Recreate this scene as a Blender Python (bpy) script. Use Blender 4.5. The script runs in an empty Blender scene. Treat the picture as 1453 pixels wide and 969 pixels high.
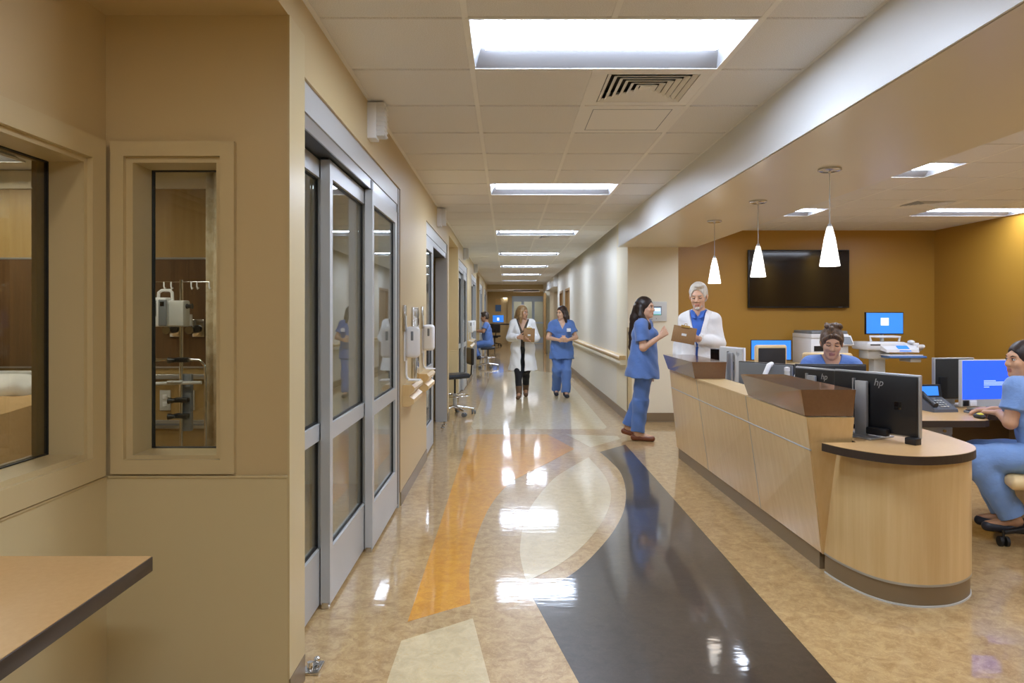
import bpy, bmesh, math, random
import numpy as np
from mathutils import Vector, Matrix
random.seed(7)
PI = math.pi
S = bpy.context.scene
C = S.collection

# ---------------------------------------------------------------- camera
cam = bpy.data.cameras.new('camera')
cam.sensor_width = 36.0
cam.sensor_fit = 'HORIZONTAL'
cam.lens = 1005.0 / 1453.0 * 36.0
cam.shift_x = 7.5 / 1453.0
cam.shift_y = -38.0 / 1453.0
cam.clip_start = 0.05
cam_o = bpy.data.objects.new('camera', cam)
C.objects.link(cam_o)
CAMZ = 1.417
cam_o.location = (0, 0, CAMZ)
cam_o.rotation_euler = (PI / 2, 0, 0)
S.camera = cam_o

# ---------------------------------------------------------------- world, exposure
W = bpy.data.worlds.new('world')
S.world = W
W.use_nodes = True
W.node_tree.nodes['Background'].inputs[0].default_value = (1.0, 0.95, 0.88, 1)
W.node_tree.nodes['Background'].inputs[1].default_value = 0.05
S.view_settings.view_transform = 'Standard'
S.view_settings.look = 'None'
S.view_settings.gamma = 1.0
S.view_settings.use_curve_mapping = False
S.view_settings.exposure = 0.54
L_CORR = 29.0      # emission of the corridor lenses
L_STAT = 17.5       # nurse station lenses
L_ROOM = 18.0       # patient room lens
L_PEND = 2.2       # pendant glass

# ---------------------------------------------------------------- materials
def lin(c):
    r = []
    for v in c[:3]:
        v = v / 255.0
        r.append(v / 12.92 if v <= 0.04045 else ((v + 0.055) / 1.055) ** 2.4)
    return (r[0], r[1], r[2], 1.0)

MATS = {}
def mat(name, rgb, rough=0.5, metal=0.0, spec=0.5, coat=0.0, coat_rough=0.05, emit=0.0, emit_rgb=None,
        mottle=None, bump=None, grain=None, trans=0.0, sheen=0.0, alpha=None):
    """mottle=(scale, second colour, contrast); bump=(scale, strength); grain=(axis scale xyz, second colour, amount)"""
    m = bpy.data.materials.new(name)
    m.use_nodes = True
    nt = m.node_tree
    b = nt.nodes['Principled BSDF']
    b.inputs['Base Color'].default_value = lin(rgb)
    b.inputs['Roughness'].default_value = rough
    b.inputs['Metallic'].default_value = metal
    b.inputs['Specular IOR Level'].default_value = spec
    b.inputs['Coat Weight'].default_value = coat
    b.inputs['Coat Roughness'].default_value = coat_rough
    b.inputs['Transmission Weight'].default_value = trans
    if sheen:
        b.inputs['Sheen Weight'].default_value = sheen
    if emit:
        b.inputs['Emission Color'].default_value = lin(emit_rgb or rgb)
        b.inputs['Emission Strength'].default_value = emit
    tc = nt.nodes.new('ShaderNodeTexCoord')
    if mottle or grain:
        sc, col2, amt = mottle or grain
        n = nt.nodes.new('ShaderNodeTexNoise')
        n.inputs['Detail'].default_value = 6
        n.inputs['Roughness'].default_value = 0.62
        if grain:
            mp = nt.nodes.new('ShaderNodeMapping')
            mp.inputs['Scale'].default_value = sc
            nt.links.new(tc.outputs['Object'], mp.inputs['Vector'])
            nt.links.new(mp.outputs['Vector'], n.inputs['Vector'])
            n.inputs['Scale'].default_value = 1.0
        else:
            nt.links.new(tc.outputs['Object'], n.inputs['Vector'])
            n.inputs['Scale'].default_value = sc
        r = nt.nodes.new('ShaderNodeValToRGB')
        r.color_ramp.elements[0].position = 0.5 - amt
        r.color_ramp.elements[1].position = 0.5 + amt
        r.color_ramp.elements[0].color = lin(rgb)
        r.color_ramp.elements[1].color = lin(col2)
        nt.links.new(n.outputs['Fac'], r.inputs['Fac'])
        nt.links.new(r.outputs['Color'], b.inputs['Base Color'])
    if bump:
        n2 = nt.nodes.new('ShaderNodeTexNoise')
        n2.inputs['Scale'].default_value = bump[0]
        n2.inputs['Detail'].default_value = 3
        nt.links.new(tc.outputs['Object'], n2.inputs['Vector'])
        bp = nt.nodes.new('ShaderNodeBump')
        bp.inputs['Strength'].default_value = bump[1]
        bp.inputs['Distance'].default_value = bump[2] if len(bump) > 2 else 0.01
        nt.links.new(n2.outputs['Fac'], bp.inputs['Height'])
        nt.links.new(bp.outputs['Normal'], b.inputs['Normal'])
        if coat:
            nt.links.new(bp.outputs['Normal'], b.inputs['Coat Normal'])
    MATS[name] = m
    return m

def glass_mat(name, tint=(235, 240, 238), ior=1.5):
    m = bpy.data.materials.new(name)
    m.use_nodes = True
    nt = m.node_tree
    nt.nodes.clear()
    out = nt.nodes.new('ShaderNodeOutputMaterial')
    mix = nt.nodes.new('ShaderNodeMixShader')
    tr = nt.nodes.new('ShaderNodeBsdfTransparent')
    tr.inputs[0].default_value = lin(tint)
    gl = nt.nodes.new('ShaderNodeBsdfGlossy')
    gl.inputs['Roughness'].default_value = 0.0
    fr = nt.nodes.new('ShaderNodeFresnel')
    geo = nt.nodes.new('ShaderNodeNewGeometry')
    mr = nt.nodes.new('ShaderNodeMapRange')
    mr.inputs['To Min'].default_value = ior
    mr.inputs['To Max'].default_value = 1.0 / ior
    nt.links.new(geo.outputs['Backfacing'], mr.inputs['Value'])
    nt.links.new(mr.outputs['Result'], fr.inputs['IOR'])
    nt.links.new(fr.outputs['Fac'], mix.inputs['Fac'])
    nt.links.new(tr.outputs[0], mix.inputs[1])
    nt.links.new(gl.outputs[0], mix.inputs[2])
    nt.links.new(mix.outputs[0], out.inputs['Surface'])
    MATS[name] = m
    return m

def lino(name, c1, c2, c3, coat=1.0, vein=0.5):
    """polished marbled linoleum"""
    m = bpy.data.materials.new(name)
    m.use_nodes = True
    nt = m.node_tree
    b = nt.nodes['Principled BSDF']
    tc = nt.nodes.new('ShaderNodeTexCoord')
    n1 = nt.nodes.new('ShaderNodeTexNoise'); n1.inputs['Scale'].default_value = 15; n1.inputs['Detail'].default_value = 9
    n1.inputs['Roughness'].default_value = 0.72; n1.inputs['Distortion'].default_value = 0.9
    n2 = nt.nodes.new('ShaderNodeTexNoise'); n2.inputs['Scale'].default_value = 55; n2.inputs['Detail'].default_value = 4
    n2.inputs['Distortion'].default_value = 2.0
    n3 = nt.nodes.new('ShaderNodeTexNoise'); n3.inputs['Scale'].default_value = 2.2; n3.inputs['Detail'].default_value = 2
    for n in (n1, n2, n3):
        nt.links.new(tc.outputs['Object'], n.inputs['Vector'])
    r1 = nt.nodes.new('ShaderNodeValToRGB')
    r1.color_ramp.elements[0].position = 0.36; r1.color_ramp.elements[0].color = lin(c2)
    r1.color_ramp.elements[1].position = 0.62; r1.color_ramp.elements[1].color = lin(c1)
    nt.links.new(n1.outputs['Fac'], r1.inputs['Fac'])
    r2 = nt.nodes.new('ShaderNodeValToRGB')
    r2.color_ramp.elements[0].position = 0.54; r2.color_ramp.elements[0].color = (0, 0, 0, 1)
    r2.color_ramp.elements[1].position = 0.70; r2.color_ramp.elements[1].color = (vein, vein, vein, 1)
    nt.links.new(n2.outputs['Fac'], r2.inputs['Fac'])
    mx = nt.nodes.new('ShaderNodeMix'); mx.data_type = 'RGBA'
    nt.links.new(r2.outputs['Color'], mx.inputs['Factor'])
    nt.links.new(r1.outputs['Color'], mx.inputs['A'])
    mx.inputs['B'].default_value = lin(c3)
    nt.links.new(mx.outputs['Result'], b.inputs['Base Color'])
    b.inputs['Roughness'].default_value = 0.36
    b.inputs['Specular IOR Level'].default_value = 0.35
    b.inputs['Coat Weight'].default_value = coat
    b.inputs['Coat Roughness'].default_value = 0.065
    n4 = nt.nodes.new('ShaderNodeTexNoise'); n4.inputs['Scale'].default_value = 7; n4.inputs['Detail'].default_value = 2
    mp = nt.nodes.new('ShaderNodeMapping'); mp.inputs['Scale'].default_value = (1.0, 2.6, 1)
    nt.links.new(tc.outputs['Object'], mp.inputs['Vector']); nt.links.new(mp.outputs['Vector'], n4.inputs['Vector'])
    bp = nt.nodes.new('ShaderNodeBump'); bp.inputs['Strength'].default_value = 0.05; bp.inputs['Distance'].default_value = 0.01
    nt.links.new(n4.outputs['Fac'], bp.inputs['Height'])
    nt.links.new(bp.outputs['Normal'], b.inputs['Coat Normal'])
    nt.links.new(bp.outputs['Normal'], b.inputs['Normal'])
    MATS[name] = m
    return m

lino('lino_tan', (206, 174, 122), (170, 134, 84), (222, 194, 146))
lino('lino_cream', (228, 210, 168), (208, 188, 146), (222, 184, 110), vein=0.35)
lino('lino_yellow', (234, 166, 40), (214, 140, 26), (244, 190, 78), vein=0.4)
lino('lino_dark', (62, 54, 48), (48, 42, 38), (84, 74, 66), vein=0.3)
mat('paint_tan', (204, 182, 136), 0.42, bump=(220, 0.06, 0.002))
mat('paint_panel', (212, 195, 150), 0.32, bump=(160, 0.05, 0.002))
mat('paint_trim', (206, 187, 142), 0.35)
mat('paint_white', (228, 222, 208), 0.38, bump=(200, 0.05, 0.002))
mat('paint_soffit', (224, 224, 222), 0.42)
mat('paint_soffit_low', (224, 216, 196), 0.30, bump=(120, 0.04, 0.002))
mat('paint_cream', (232, 222, 196), 0.45, bump=(200, 0.05, 0.002))
mat('paint_orange', (174, 130, 50), 0.36, bump=(240, 0.06, 0.002))
mat('paint_brown', (132, 104, 62), 0.45)
mat('bead_brown', (168, 138, 92), 0.45)
mat('rubber_base', (132, 112, 84), 0.35)
mat('tile', (240, 239, 238), 0.85, mottle=(260, (218, 215, 208), 0.12), bump=(420, 0.35, 0.002))
mat('grid_white', (238, 236, 230), 0.5)
mat('dark_void', (30, 28, 26), 0.8)
mat('alu', (188, 190, 192), 0.32, metal=0.75)
mat('alu_paint', (196, 197, 196), 0.38, metal=0.25)
mat('alu_blue', (168, 186, 208), 0.38, metal=0.2)
mat('steel', (200, 198, 194), 0.18, metal=1.0)
mat('chrome', (225, 225, 225), 0.08, metal=1.0)
mat('black_rubber', (22, 22, 22), 0.55)
mat('black_plastic', (26, 26, 28), 0.38)
mat('black_gloss', (14, 14, 16), 0.08, coat=0.5)
mat('grey_plastic', (120, 124, 128), 0.42)
mat('white_plastic', (236, 236, 236), 0.32)
mat('lightgrey_plastic', (205, 205, 200), 0.4)
mat('silver', (176, 178, 180), 0.35, metal=0.6)
mat('maple', (226, 196, 142), 0.30, grain=((26, 26, 1.4), (210, 174, 116), 0.28), coat=0.25, coat_rough=0.2)
mat('maple_pale', (226, 198, 146), 0.34, grain=((3, 30, 30), (212, 180, 124), 0.25))
mat('wood_wall', (182, 152, 98), 0.4, grain=((22, 22, 1.2), (166, 134, 80), 0.28))
mat('wood_dark', (112, 80, 46), 0.42, grain=((60, 60, 1.5), (84, 58, 32), 0.2))
mat('wood_door', (176, 138, 84), 0.4, grain=((24, 24, 1.3), (152, 114, 66), 0.28))
mat('laminate_brown', (122, 86, 56), 0.16, mottle=(60, (112, 78, 50), 0.3), coat=0.5, coat_rough=0.06)
mat('laminate_tan', (216, 178, 124), 0.34, mottle=(55, (206, 164, 108), 0.3))
mat('edge_dark', (58, 46, 38), 0.4)
mat('board', (150, 112, 66), 0.6, mottle=(180, (132, 96, 54), 0.2))
mat('paper', (244, 244, 242), 0.6)
mat('print_grey', (120, 120, 124), 0.6)
mat('scrubs', (92, 126, 190), 0.75, bump=(40, 0.35, 0.01), sheen=0.2)
mat('scrubs_light', (122, 156, 208), 0.75, bump=(40, 0.35, 0.01), sheen=0.2)
mat('coat', (238, 238, 238), 0.7, bump=(30, 0.35, 0.01))
mat('shirt_blue', (62, 108, 196), 0.7, bump=(40, 0.2, 0.01))
mat('cloth_black', (24, 24, 28), 0.7, bump=(40, 0.2, 0.01))
mat('blouse', (96, 78, 56), 0.7, mottle=(90, (40, 36, 34), 0.08))
mat('boot_brown', (104, 76, 52), 0.55)
mat('shoe_brown', (124, 66, 34), 0.4)
mat('shoe_dark', (40, 42, 52), 0.5)
def skin(name, c, lips):
    m = mat(name, c, 0.45, mottle=(38, tuple(int(v * 0.93) for v in c), 0.3))
    m.node_tree.nodes['Principled BSDF'].inputs['Subsurface Weight'].default_value = 0.08
    m.node_tree.nodes['Principled BSDF'].inputs['Subsurface Radius'].default_value = (0.02, 0.008, 0.004)
    mat(name + '_lips', lips, 0.4)
skin('skin_fair', (228, 182, 150), (196, 136, 118))
skin('skin_mid', (208, 164, 134), (180, 118, 98))
skin('skin_olive', (214, 164, 126), (174, 112, 94))
skin('skin_tan', (194, 148, 116), (160, 100, 80))
mat('eye_white', (236, 232, 226), 0.2)
mat('eye_dark', (40, 26, 18), 0.15)
mat('brow_dark', (40, 28, 22), 0.8)
mat('brow_grey', (170, 164, 154), 0.8)
def hairm(name, c, c2):
    mat(name, c, 0.42, grain=((130, 130, 9), c2, 0.14), bump=(160, 0.25, 0.004))
hairm('hair_blonde', (176, 142, 92), (120, 88, 52))
hairm('hair_brown', (64, 42, 30), (38, 24, 18))
hairm('hair_black', (56, 40, 34), (28, 20, 17))
hairm('hair_grey', (232, 226, 214), (196, 188, 174))
hairm('hair_short', (86, 70, 56), (50, 40, 32))
hairm('hair_curly', (112, 80, 48), (40, 28, 20))
mat('screen_blue', (52, 120, 214), 0.2, emit=0.75)
mat('screen_blue_deep', (40, 84, 226), 0.2, emit=0.85)
mat('screen_white', (220, 232, 250), 0.3, emit=0.8)
mat('screen_text', (170, 196, 250), 0.3, emit=0.7)
mat('screen_teal', (80, 150, 130), 0.3, emit=0.6)
mat('screen_dim', (150, 180, 200), 0.25, emit=0.6)
mat('lens', (255, 250, 242), 0.4, emit=L_CORR, emit_rgb=(216, 231, 255))
mat('lens_station', (255, 250, 242), 0.4, emit=L_STAT, emit_rgb=(222, 234, 255))
mat('lens_far', (255, 250, 242), 0.4, emit=12.0, emit_rgb=(250, 250, 255))
mat('lens_room', (255, 250, 242), 0.4, emit=L_ROOM, emit_rgb=(255, 250, 244))
mat('reflector', (150, 150, 152), 0.5)
mat('pendant_glass', (255, 250, 244), 0.25, emit=L_PEND, emit_rgb=(255, 248, 238))
mat('pendant_frost', (240, 240, 238), 0.2, emit=0.9, emit_rgb=(255, 248, 238))
mat('lens_down', (255, 244, 224), 0.4, emit=60.0, emit_rgb=(255, 246, 234))
mat('dome_lens', (228, 226, 222), 0.3)
mat('curtain', (226, 212, 184), 0.8, mottle=(12, (206, 188, 154), 0.06))
mat('linen_white', (236, 234, 230), 0.8, bump=(14, 0.3, 0.02))
mat('blanket', (208, 170, 118), 0.85, bump=(10, 0.5, 0.03))
mat('chair_cream', (224, 194, 140), 0.5)
mat('chair_mesh', (36, 32, 30), 0.7, bump=(300, 0.4, 0.003))
mat('stool_seat', (38, 42, 50), 0.4)
mat('cart_blue', (88, 128, 190), 0.4)
mat('brass', (188, 156, 90), 0.3, metal=0.9)
mat('phone_grey', (96, 100, 106), 0.4)
mat('yellow_plastic', (226, 210, 40), 0.4)
mat('cabinet_grey', (196, 194, 182), 0.45)
glass_mat('glass')
glass_mat('glass_room', tint=(226, 228, 222))
M = MATS

# ---------------------------------------------------------------- mesh helpers
class MB:
    """collects shapes into one mesh"""
    def __init__(s):
        s.v = []; s.f = []; s.mi = []; s.sm = []
    def add(s, vs, fs, mi=0, smooth=False):
        o = len(s.v)
        s.v += [tuple(v) for v in vs]
        for f in fs:
            s.f.append([i + o for i in f]); s.mi.append(mi); s.sm.append(smooth)
        return s
    def box(s, x0, x1, y0, y1, z0, z1, mi=0):
        vs = [(x0, y0, z0), (x1, y0, z0), (x1, y1, z0), (x0, y1, z0), (x0, y0, z1), (x1, y0, z1), (x1, y1, z1), (x0, y1, z1)]
        return s.hexa(vs, mi)
    def hexa(s, vs, mi=0):
        return s.add(vs, [(0, 3, 2, 1), (4, 5, 6, 7), (0, 1, 5, 4), (1, 2, 6, 5), (2, 3, 7, 6), (3, 0, 4, 7)], mi)
    def rbox(s, x0, x1, y0, y1, z0, z1, r=0.01, seg=2, mi=0):
        bm = bmesh.new()
        bmesh.ops.create_cube(bm, size=1)
        for v in bm.verts:
            v.co = Vector(((x0 + x1) / 2 + v.co.x * (x1 - x0), (y0 + y1) / 2 + v.co.y * (y1 - y0), (z0 + z1) / 2 + v.co.z * (z1 - z0)))
        bmesh.ops.bevel(bm, geom=bm.edges[:], offset=r, segments=seg, affect='EDGES', profile=0.5)
        bm.verts.index_update()
        s.add([v.co[:] for v in bm.verts], [[v.index for v in f.verts] for f in bm.faces], mi, True)
        bm.free()
        return s
    def prism(s, poly, h0, h1, axis='z', mi=0, smooth=False):
        n = len(poly)
        def P(a, b, h):
            return (a, b, h) if axis == 'z' else ((a, h, b) if axis == 'y' else (h, a, b))
        vs = [P(a, b, h0) for a, b in poly] + [P(a, b, h1) for a, b in poly]
        fs = [list(range(n))[::-1], list(range(n, 2 * n))]
        s.add(vs, fs, mi)
        o = len(s.v) - 2 * n
        for i in range(n):
            j = (i + 1) % n
            s.f.append([o + i, o + j, o + n + j, o + n + i]); s.mi.append(mi); s.sm.append(smooth)
        return s
    def tube(s, pts, r, n=10, mi=0, caps=True, smooth=True):
        pts = [Vector(p) for p in pts]
        rs = r if isinstance(r, (list, tuple)) else [r] * len(pts)
        up = None; rings = []
        for i, p in enumerate(pts):
            d = (pts[min(i + 1, len(pts) - 1)] - pts[max(i - 1, 0)]).normalized()
            if up is None:
                up = Vector((0, 0, 1)) if abs(d.z) < 0.9 else Vector((1, 0, 0))
            a = d.cross(up).normalized(); up = a.cross(d).normalized()
            rings.append([p + (a * math.cos(2 * PI * k / n) + up * math.sin(2 * PI * k / n)) * rs[i] for k in range(n)])
        vs = [v for ring in rings for v in ring]
        fs = []
        for i in range(len(pts) - 1):
            for k in range(n):
                fs.append((i * n + k, i * n + (k + 1) % n, (i + 1) * n + (k + 1) % n, (i + 1) * n + k))
        s.add(vs, fs, mi, smooth)
        if caps:
            o = len(s.v) - len(vs)
            s.f.append([o + k for k in range(n)][::-1]); s.mi.append(mi); s.sm.append(False)
            s.f.append([o + (len(pts) - 1) * n + k for k in range(n)]); s.mi.append(mi); s.sm.append(False)
        return s
    def lathe(s, prof, c=(0, 0, 0), n=20, mi=0, axis='z', smooth=True):
        """prof: (radius, height)"""
        vs = []; fs = []
        for r, h in prof:
            for k in range(n):
                a = 2 * PI * k / n
                x, y = r * math.cos(a), r * math.sin(a)
                p = (x, y, h) if axis == 'z' else ((x, h, y) if axis == 'y' else (h, x, y))
                vs.append((p[0] + c[0], p[1] + c[1], p[2] + c[2]))
        for i in range(len(prof) - 1):
            for k in range(n):
                fs.append((i * n + k, i * n + (k + 1) % n, (i + 1) * n + (k + 1) % n, (i + 1) * n + k))
        fs.append(list(range(n))[::-1]); fs.append(list(range((len(prof) - 1) * n, len(prof) * n)))
        return s.add(vs, fs, mi, smooth)
    def ball(s, c, r, n=12, mi=0):
        rx, ry, rz = r if isinstance(r, (list, tuple)) else (r, r, r)
        prof = []
        m = max(6, n // 2)
        vs = []; fs = []
        for i in range(m + 1):
            t = PI * i / m
            for k in range(n):
                a = 2 * PI * k / n
                vs.append((c[0] + rx * math.sin(t) * math.cos(a), c[1] + ry * math.sin(t) * math.sin(a), c[2] - rz * math.cos(t)))
        for i in range(m):
            for k in range(n):
                fs.append((i * n + k, i * n + (k + 1) % n, (i + 1) * n + (k + 1) % n, (i + 1) * n + k))
        return s.add(vs, fs, mi, True)
    def xf(s, mtx):
        s.v = [tuple(mtx @ Vector(v)) for v in s.v]
        return s
    def build(s, name, mats, parent=None):
        me = bpy.data.meshes.new(name)
        me.from_pydata(s.v, [], s.f)
        for m in (mats if isinstance(mats, (list, tuple)) else [mats]):
            me.materials.append(M[m])
        me.polygons.foreach_set('material_index', s.mi)
        me.polygons.foreach_set('use_smooth', s.sm)
        me.update()
        bm = bmesh.new(); bm.from_mesh(me)
        bmesh.ops.remove_doubles(bm, verts=bm.verts, dist=1e-5)
        bmesh.ops.recalc_face_normals(bm, faces=bm.faces)
        bm.to_mesh(me); bm.free()
        if any(s.sm):
            me.set_sharp_from_angle(angle=math.radians(45))
        o = bpy.data.objects.new(name, me)
        C.objects.link(o)
        if parent:
            o.parent = parent
        return o

def tag(o, label=None, cat=None, group=None, kind=None):
    if label: o['label'] = label
    if cat: o['category'] = cat
    if group: o['group'] = group
    if kind: o['kind'] = kind
    return o
def thing(name, label, cat, loc=(0, 0, 0), rz=0.0, group=None):
    o = bpy.data.objects.new(name, None)
    o.empty_display_size = 0.1
    C.objects.link(o)
    o.location = loc; o.rotation_euler = (0, 0, rz)
    return tag(o, label, cat, group)
def struct(o, label=None):
    o['kind'] = 'structure'
    if label: o['label'] = label
    return o
def copy_tree(o, parent=None):
    c = o.copy(); C.objects.link(c)
    c.parent = parent
    for ch in [x for x in o.children]:
        copy_tree(ch, c)
    return c
def bx(name, m, parent, *b, r=0.0):
    mb = MB()
    if r: mb.rbox(*b, r=r)
    else: mb.box(*b)
    return mb.build(name, m, parent)
def text(name, body, size, m, parent, loc, rot, extrude=0.0006, shear=0.0):
    cu = bpy.data.curves.new(name, 'FONT')
    cu.body = body; cu.size = size; cu.extrude = extrude; cu.align_x = 'CENTER'; cu.align_y = 'CENTER'; cu.shear = shear
    t = bpy.data.objects.new(name, cu)
    C.objects.link(t)
    bpy.context.view_layer.update()
    me = bpy.data.meshes.new_from_object(t.evaluated_get(bpy.context.evaluated_depsgraph_get()))
    bpy.data.objects.remove(t)
    me.materials.clear(); me.materials.append(M[m])
    o = bpy.data.objects.new(name, me); C.objects.link(o)
    o.parent = parent; o.location = loc; o.rotation_euler = rot
    return o
def spline(pts, n=6):
    out = []
    P = [Vector((p[0], p[1], 0)) for p in pts]
    for i in range(len(P) - 1):
        a = P[max(i - 1, 0)]; b = P[i]; c = P[i + 1]; d = P[min(i + 2, len(P) - 1)]
        for k in range(n):
            t = k / n
            q = 0.5 * ((2 * b) + (c - a) * t + (2 * a - 5 * b + 4 * c - d) * t * t + (3 * b - a - 3 * c + d) * t ** 3)
            out.append((q.x, q.y))
    out.append((P[-1].x, P[-1].y))
    return out
# ================================================================ STRUCTURE
CZ = 2.63                      # ceiling height
WL, WLB = -0.788, -0.948       # left corridor wall faces
WR = 1.60                      # right corridor wall
YB = -4.0                      # behind the camera
YE = 28.7                      # end beam
YBK = 35.0                     # far end wall
XS = 6.16                      # station side wall
YO = 10.2                      # orange wall

# ---- floor with inlays
floor = struct(MB().box(-6.0, 6.4, YB, YBK + 0.3, -0.1, 0.0).build('floor', 'lino_tan'), 'polished tan marbled linoleum floor of the corridor and nurse station')
def inlay(poly, m, lab):
    o = MB().prism(poly, -0.002, 0.0012).build('floor_inlay', m, floor)
    o['label'] = lab
yel = [(-0.394, 8.385), (-0.445, 8.25), (-0.448, 6.0), (-0.452, 4.45), (-0.457, 3.27), (-0.179, 3.476)] + \
    spline([(-0.179, 3.476), (-0.207, 3.949), (-0.192, 4.518), (-0.117, 5.279), (0.016, 5.928), (0.159, 6.284), (0.385, 6.758), (0.713, 7.484)])[1:] + \
    [(0.597, 7.959), (0.477, 8.385)]
inlay(yel, 'lino_yellow', 'golden yellow curved floor inlay')
inlay([(-0.458, 3.077), (-0.158, 3.304), (-0.02, 2.45), (-0.02, 1.9), (-0.45, 1.9), (-0.462, 2.79)], 'lino_cream', 'cream floor inlay nearest the viewer')
leaf = spline([(0.813, 7.031), (0.86, 6.222), (0.819, 5.56), (0.684, 4.946), (0.488, 4.392), (0.302, 4.025), (0.104, 3.76)])[:-1] + \
    spline([(0.104, 3.76), (0.084, 4.051), (0.082, 4.331), (0.123, 4.869), (0.209, 5.369), (0.402, 6.101), (0.616, 6.616), (0.813, 7.031)])[:-1]
inlay(leaf, 'lino_cream', 'cream leaf-shaped floor inlay')
blk = spline([(0.961, 7.31), (1.006, 6.832), (1.021, 6.348), (0.966, 5.764), (0.863, 5.191), (0.728, 4.722), (0.579, 4.331), (0.403, 3.949), (0.263, 3.737), (0.123, 3.588)]) + \
    [(0.278, 2.726), (0.42, 1.8), (1.262, 1.8), (1.27, 2.726), (1.295, 7.724)]
inlay(blk, 'lino_dark', 'dark brown floor inlay beside the nurse desk')
inlay([(0.705, 8.385), (0.893, 7.575), (1.297, 8.062), (1.294, 8.274)], 'lino_cream', 'small cream floor inlay behind the dark one')
inlay([(-0.36, 17.0), (-0.459, 9.05), (-0.41, 8.764), (1.212, 8.764), (1.262, 8.93), (1.32, 17.0), (0.5, 18.2)], 'lino_cream', 'large cream floor inlay far down the corridor')

# ---- ceiling slab, grid, tiles
ceiling = struct(MB().box(-6.0, 6.4, YB, YBK + 0.3, 2.72, 2.80).build('ceiling', 'grid_white'), 'suspended ceiling of white mineral tiles in a metal grid')
FIX_Y = [2.893 + 3.66 * k for k in range(-2, 7)]        # corridor fixtures (near edges)
XC = [-0.78, -0.17, 0.44, 1.05, 1.478]
def in_fix(x, y):
    return -0.17 < x < 1.05 and any(f - 0.01 < y < f + 0.62 for f in FIX_Y)
DIFF = [(0.44, 3.503), (0.44, 10.82)]                    # corner of each diffuser
ACC = (0.44, 4.113)
tile_me = {}
def tile(x0, x1, y0, y1):
    w, d = round(x1 - x0, 3), round(y1 - y0, 3)
    key = (w, d)
    if key not in tile_me:
        g = 0.006
        hw, hd = w / 2, d / 2
        mb = MB()
        a, b = hw - g, hd - g
        mb.hexa([(-a + .008, -b + .008, 0), (a - .008, -b + .008, 0), (a - .008, b - .008, 0), (-a + .008, b - .008, 0),
                 (-a, -b, 0.016), (a, -b, 0.016), (a, b, 0.016), (-a, b, 0.016)])
        o = mb.build('ceiling_tile', 'tile', ceiling)
        tile_me[key] = o.data
    else:
        o = bpy.data.objects.new('ceiling_tile', tile_me[key]); C.objects.link(o); o.parent = ceiling
    o.location = ((x0 + x1) / 2, (y0 + y1) / 2, CZ)
    return o
rows = [2.893 + 0.61 * k for k in range(-8, 43)]
for y0 in rows:
    for i in range(4):
        x0, x1 = XC[i], XC[i + 1]
        cx, cy = (x0 + x1) / 2, y0 + 0.305
        if in_fix(cx, cy) or y0 + 0.61 > YE: continue
        if any(abs(x0 - a) < .01 and abs(y0 - b) < .05 for a, b in DIFF + [ACC]): continue
        tile(x0, x1, y0, y0 + 0.61)
g = MB()
for x in XC[:-1]:
    w = 0.026 if x == XC[0] else 0.013
    if x == 0.44:
        y = rows[0]
        for f in FIX_Y:
            if f > y + 0.1: g.box(x - w, x + 0.013, y, f, CZ - 0.001, CZ + 0.03)
            y = f + 0.61
        g.box(x - w, x + 0.013, y, YE, CZ - 0.001, CZ + 0.03)
    else: g.box(x - w, x + 0.013, rows[0], YE, CZ - 0.001, CZ + 0.03)
g.box(1.462, 1.478, rows[0], YE, CZ - 0.001, CZ + 0.03)
for y in rows:
    if y < YE: g.box(-0.78, 1.478, y - 0.006, y + 0.006, CZ + 0.006, CZ + 0.03)
g.build('ceiling_grid', 'grid_white', ceiling)
# station ceiling
SX = [2.50, 3.09, 3.70, 4.31, 4.92, 5.53, 6.14]
srows = [8.09 + 0.61 * k for k in range(-19, 4)]
SFIX = [(2.48, 8.09), (2.48, 5.65), (2.48, 3.21), (2.48, 0.77), (4.92, 8.09), (4.92, 5.65), (4.92, 3.21), (4.92, 0.77)]
SDIFF = (4.31, 7.48)
for y0 in srows:
    for i in range(6):
        x0, x1 = SX[i], SX[i + 1]
        cx, cy = (x0 + x1) / 2, y0 + 0.305
        if any(a < cx < a + 1.22 and b < cy < b + 0.61 for a, b in SFIX): continue
        if abs(x0 - SDIFF[0]) < .01 and abs(y0 - SDIFF[1]) < .05: continue
        if y0 + 0.61 > YO + 0.35: continue
        tile(x0, x1, y0, y0 + 0.61)
g = MB()
for x in SX:
    cuts = sorted(b for a, b in SFIX if a + 0.1 < x < a + 1.1)
    y = srows[0]
    for f in cuts:
        g.box(x - 0.012, x + 0.012, y, f, CZ - 0.001, CZ + 0.03); y = f + 0.61
    g.box(x - 0.012, x + 0.012, y, YO, CZ - 0.001, CZ + 0.03)
for y in srows:
    if y < YO: g.box(2.48, 6.16, y - 0.006, y + 0.006, CZ + 0.006, CZ + 0.03)
g.build('ceiling_grid', 'grid_white', ceiling)

# ---- soffit between corridor and station (white fascia, tan underside)
SZ = 2.309
sof = struct(MB().box(1.478, 2.50, YB, 9.37, SZ + 0.012, 2.72).build('trim_1', 'paint_soffit'), 'long white bulkhead running over the nurse desk')
MB().box(1.482, 2.498, YB, 9.369, SZ, SZ + 0.012).build('underside', 'paint_soffit_low', sof)
MB().box(1.470, 1.478, YB, 9.37, SZ + 0.002, SZ + 0.026).build('edge_bead', 'paint_soffit', sof)
sof2 = struct(MB().box(1.478, 2.6, 22.3, YE, SZ, 2.72).build('trim_2', 'paint_soffit'), 'white bulkhead at the far end of the right corridor wall')

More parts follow.
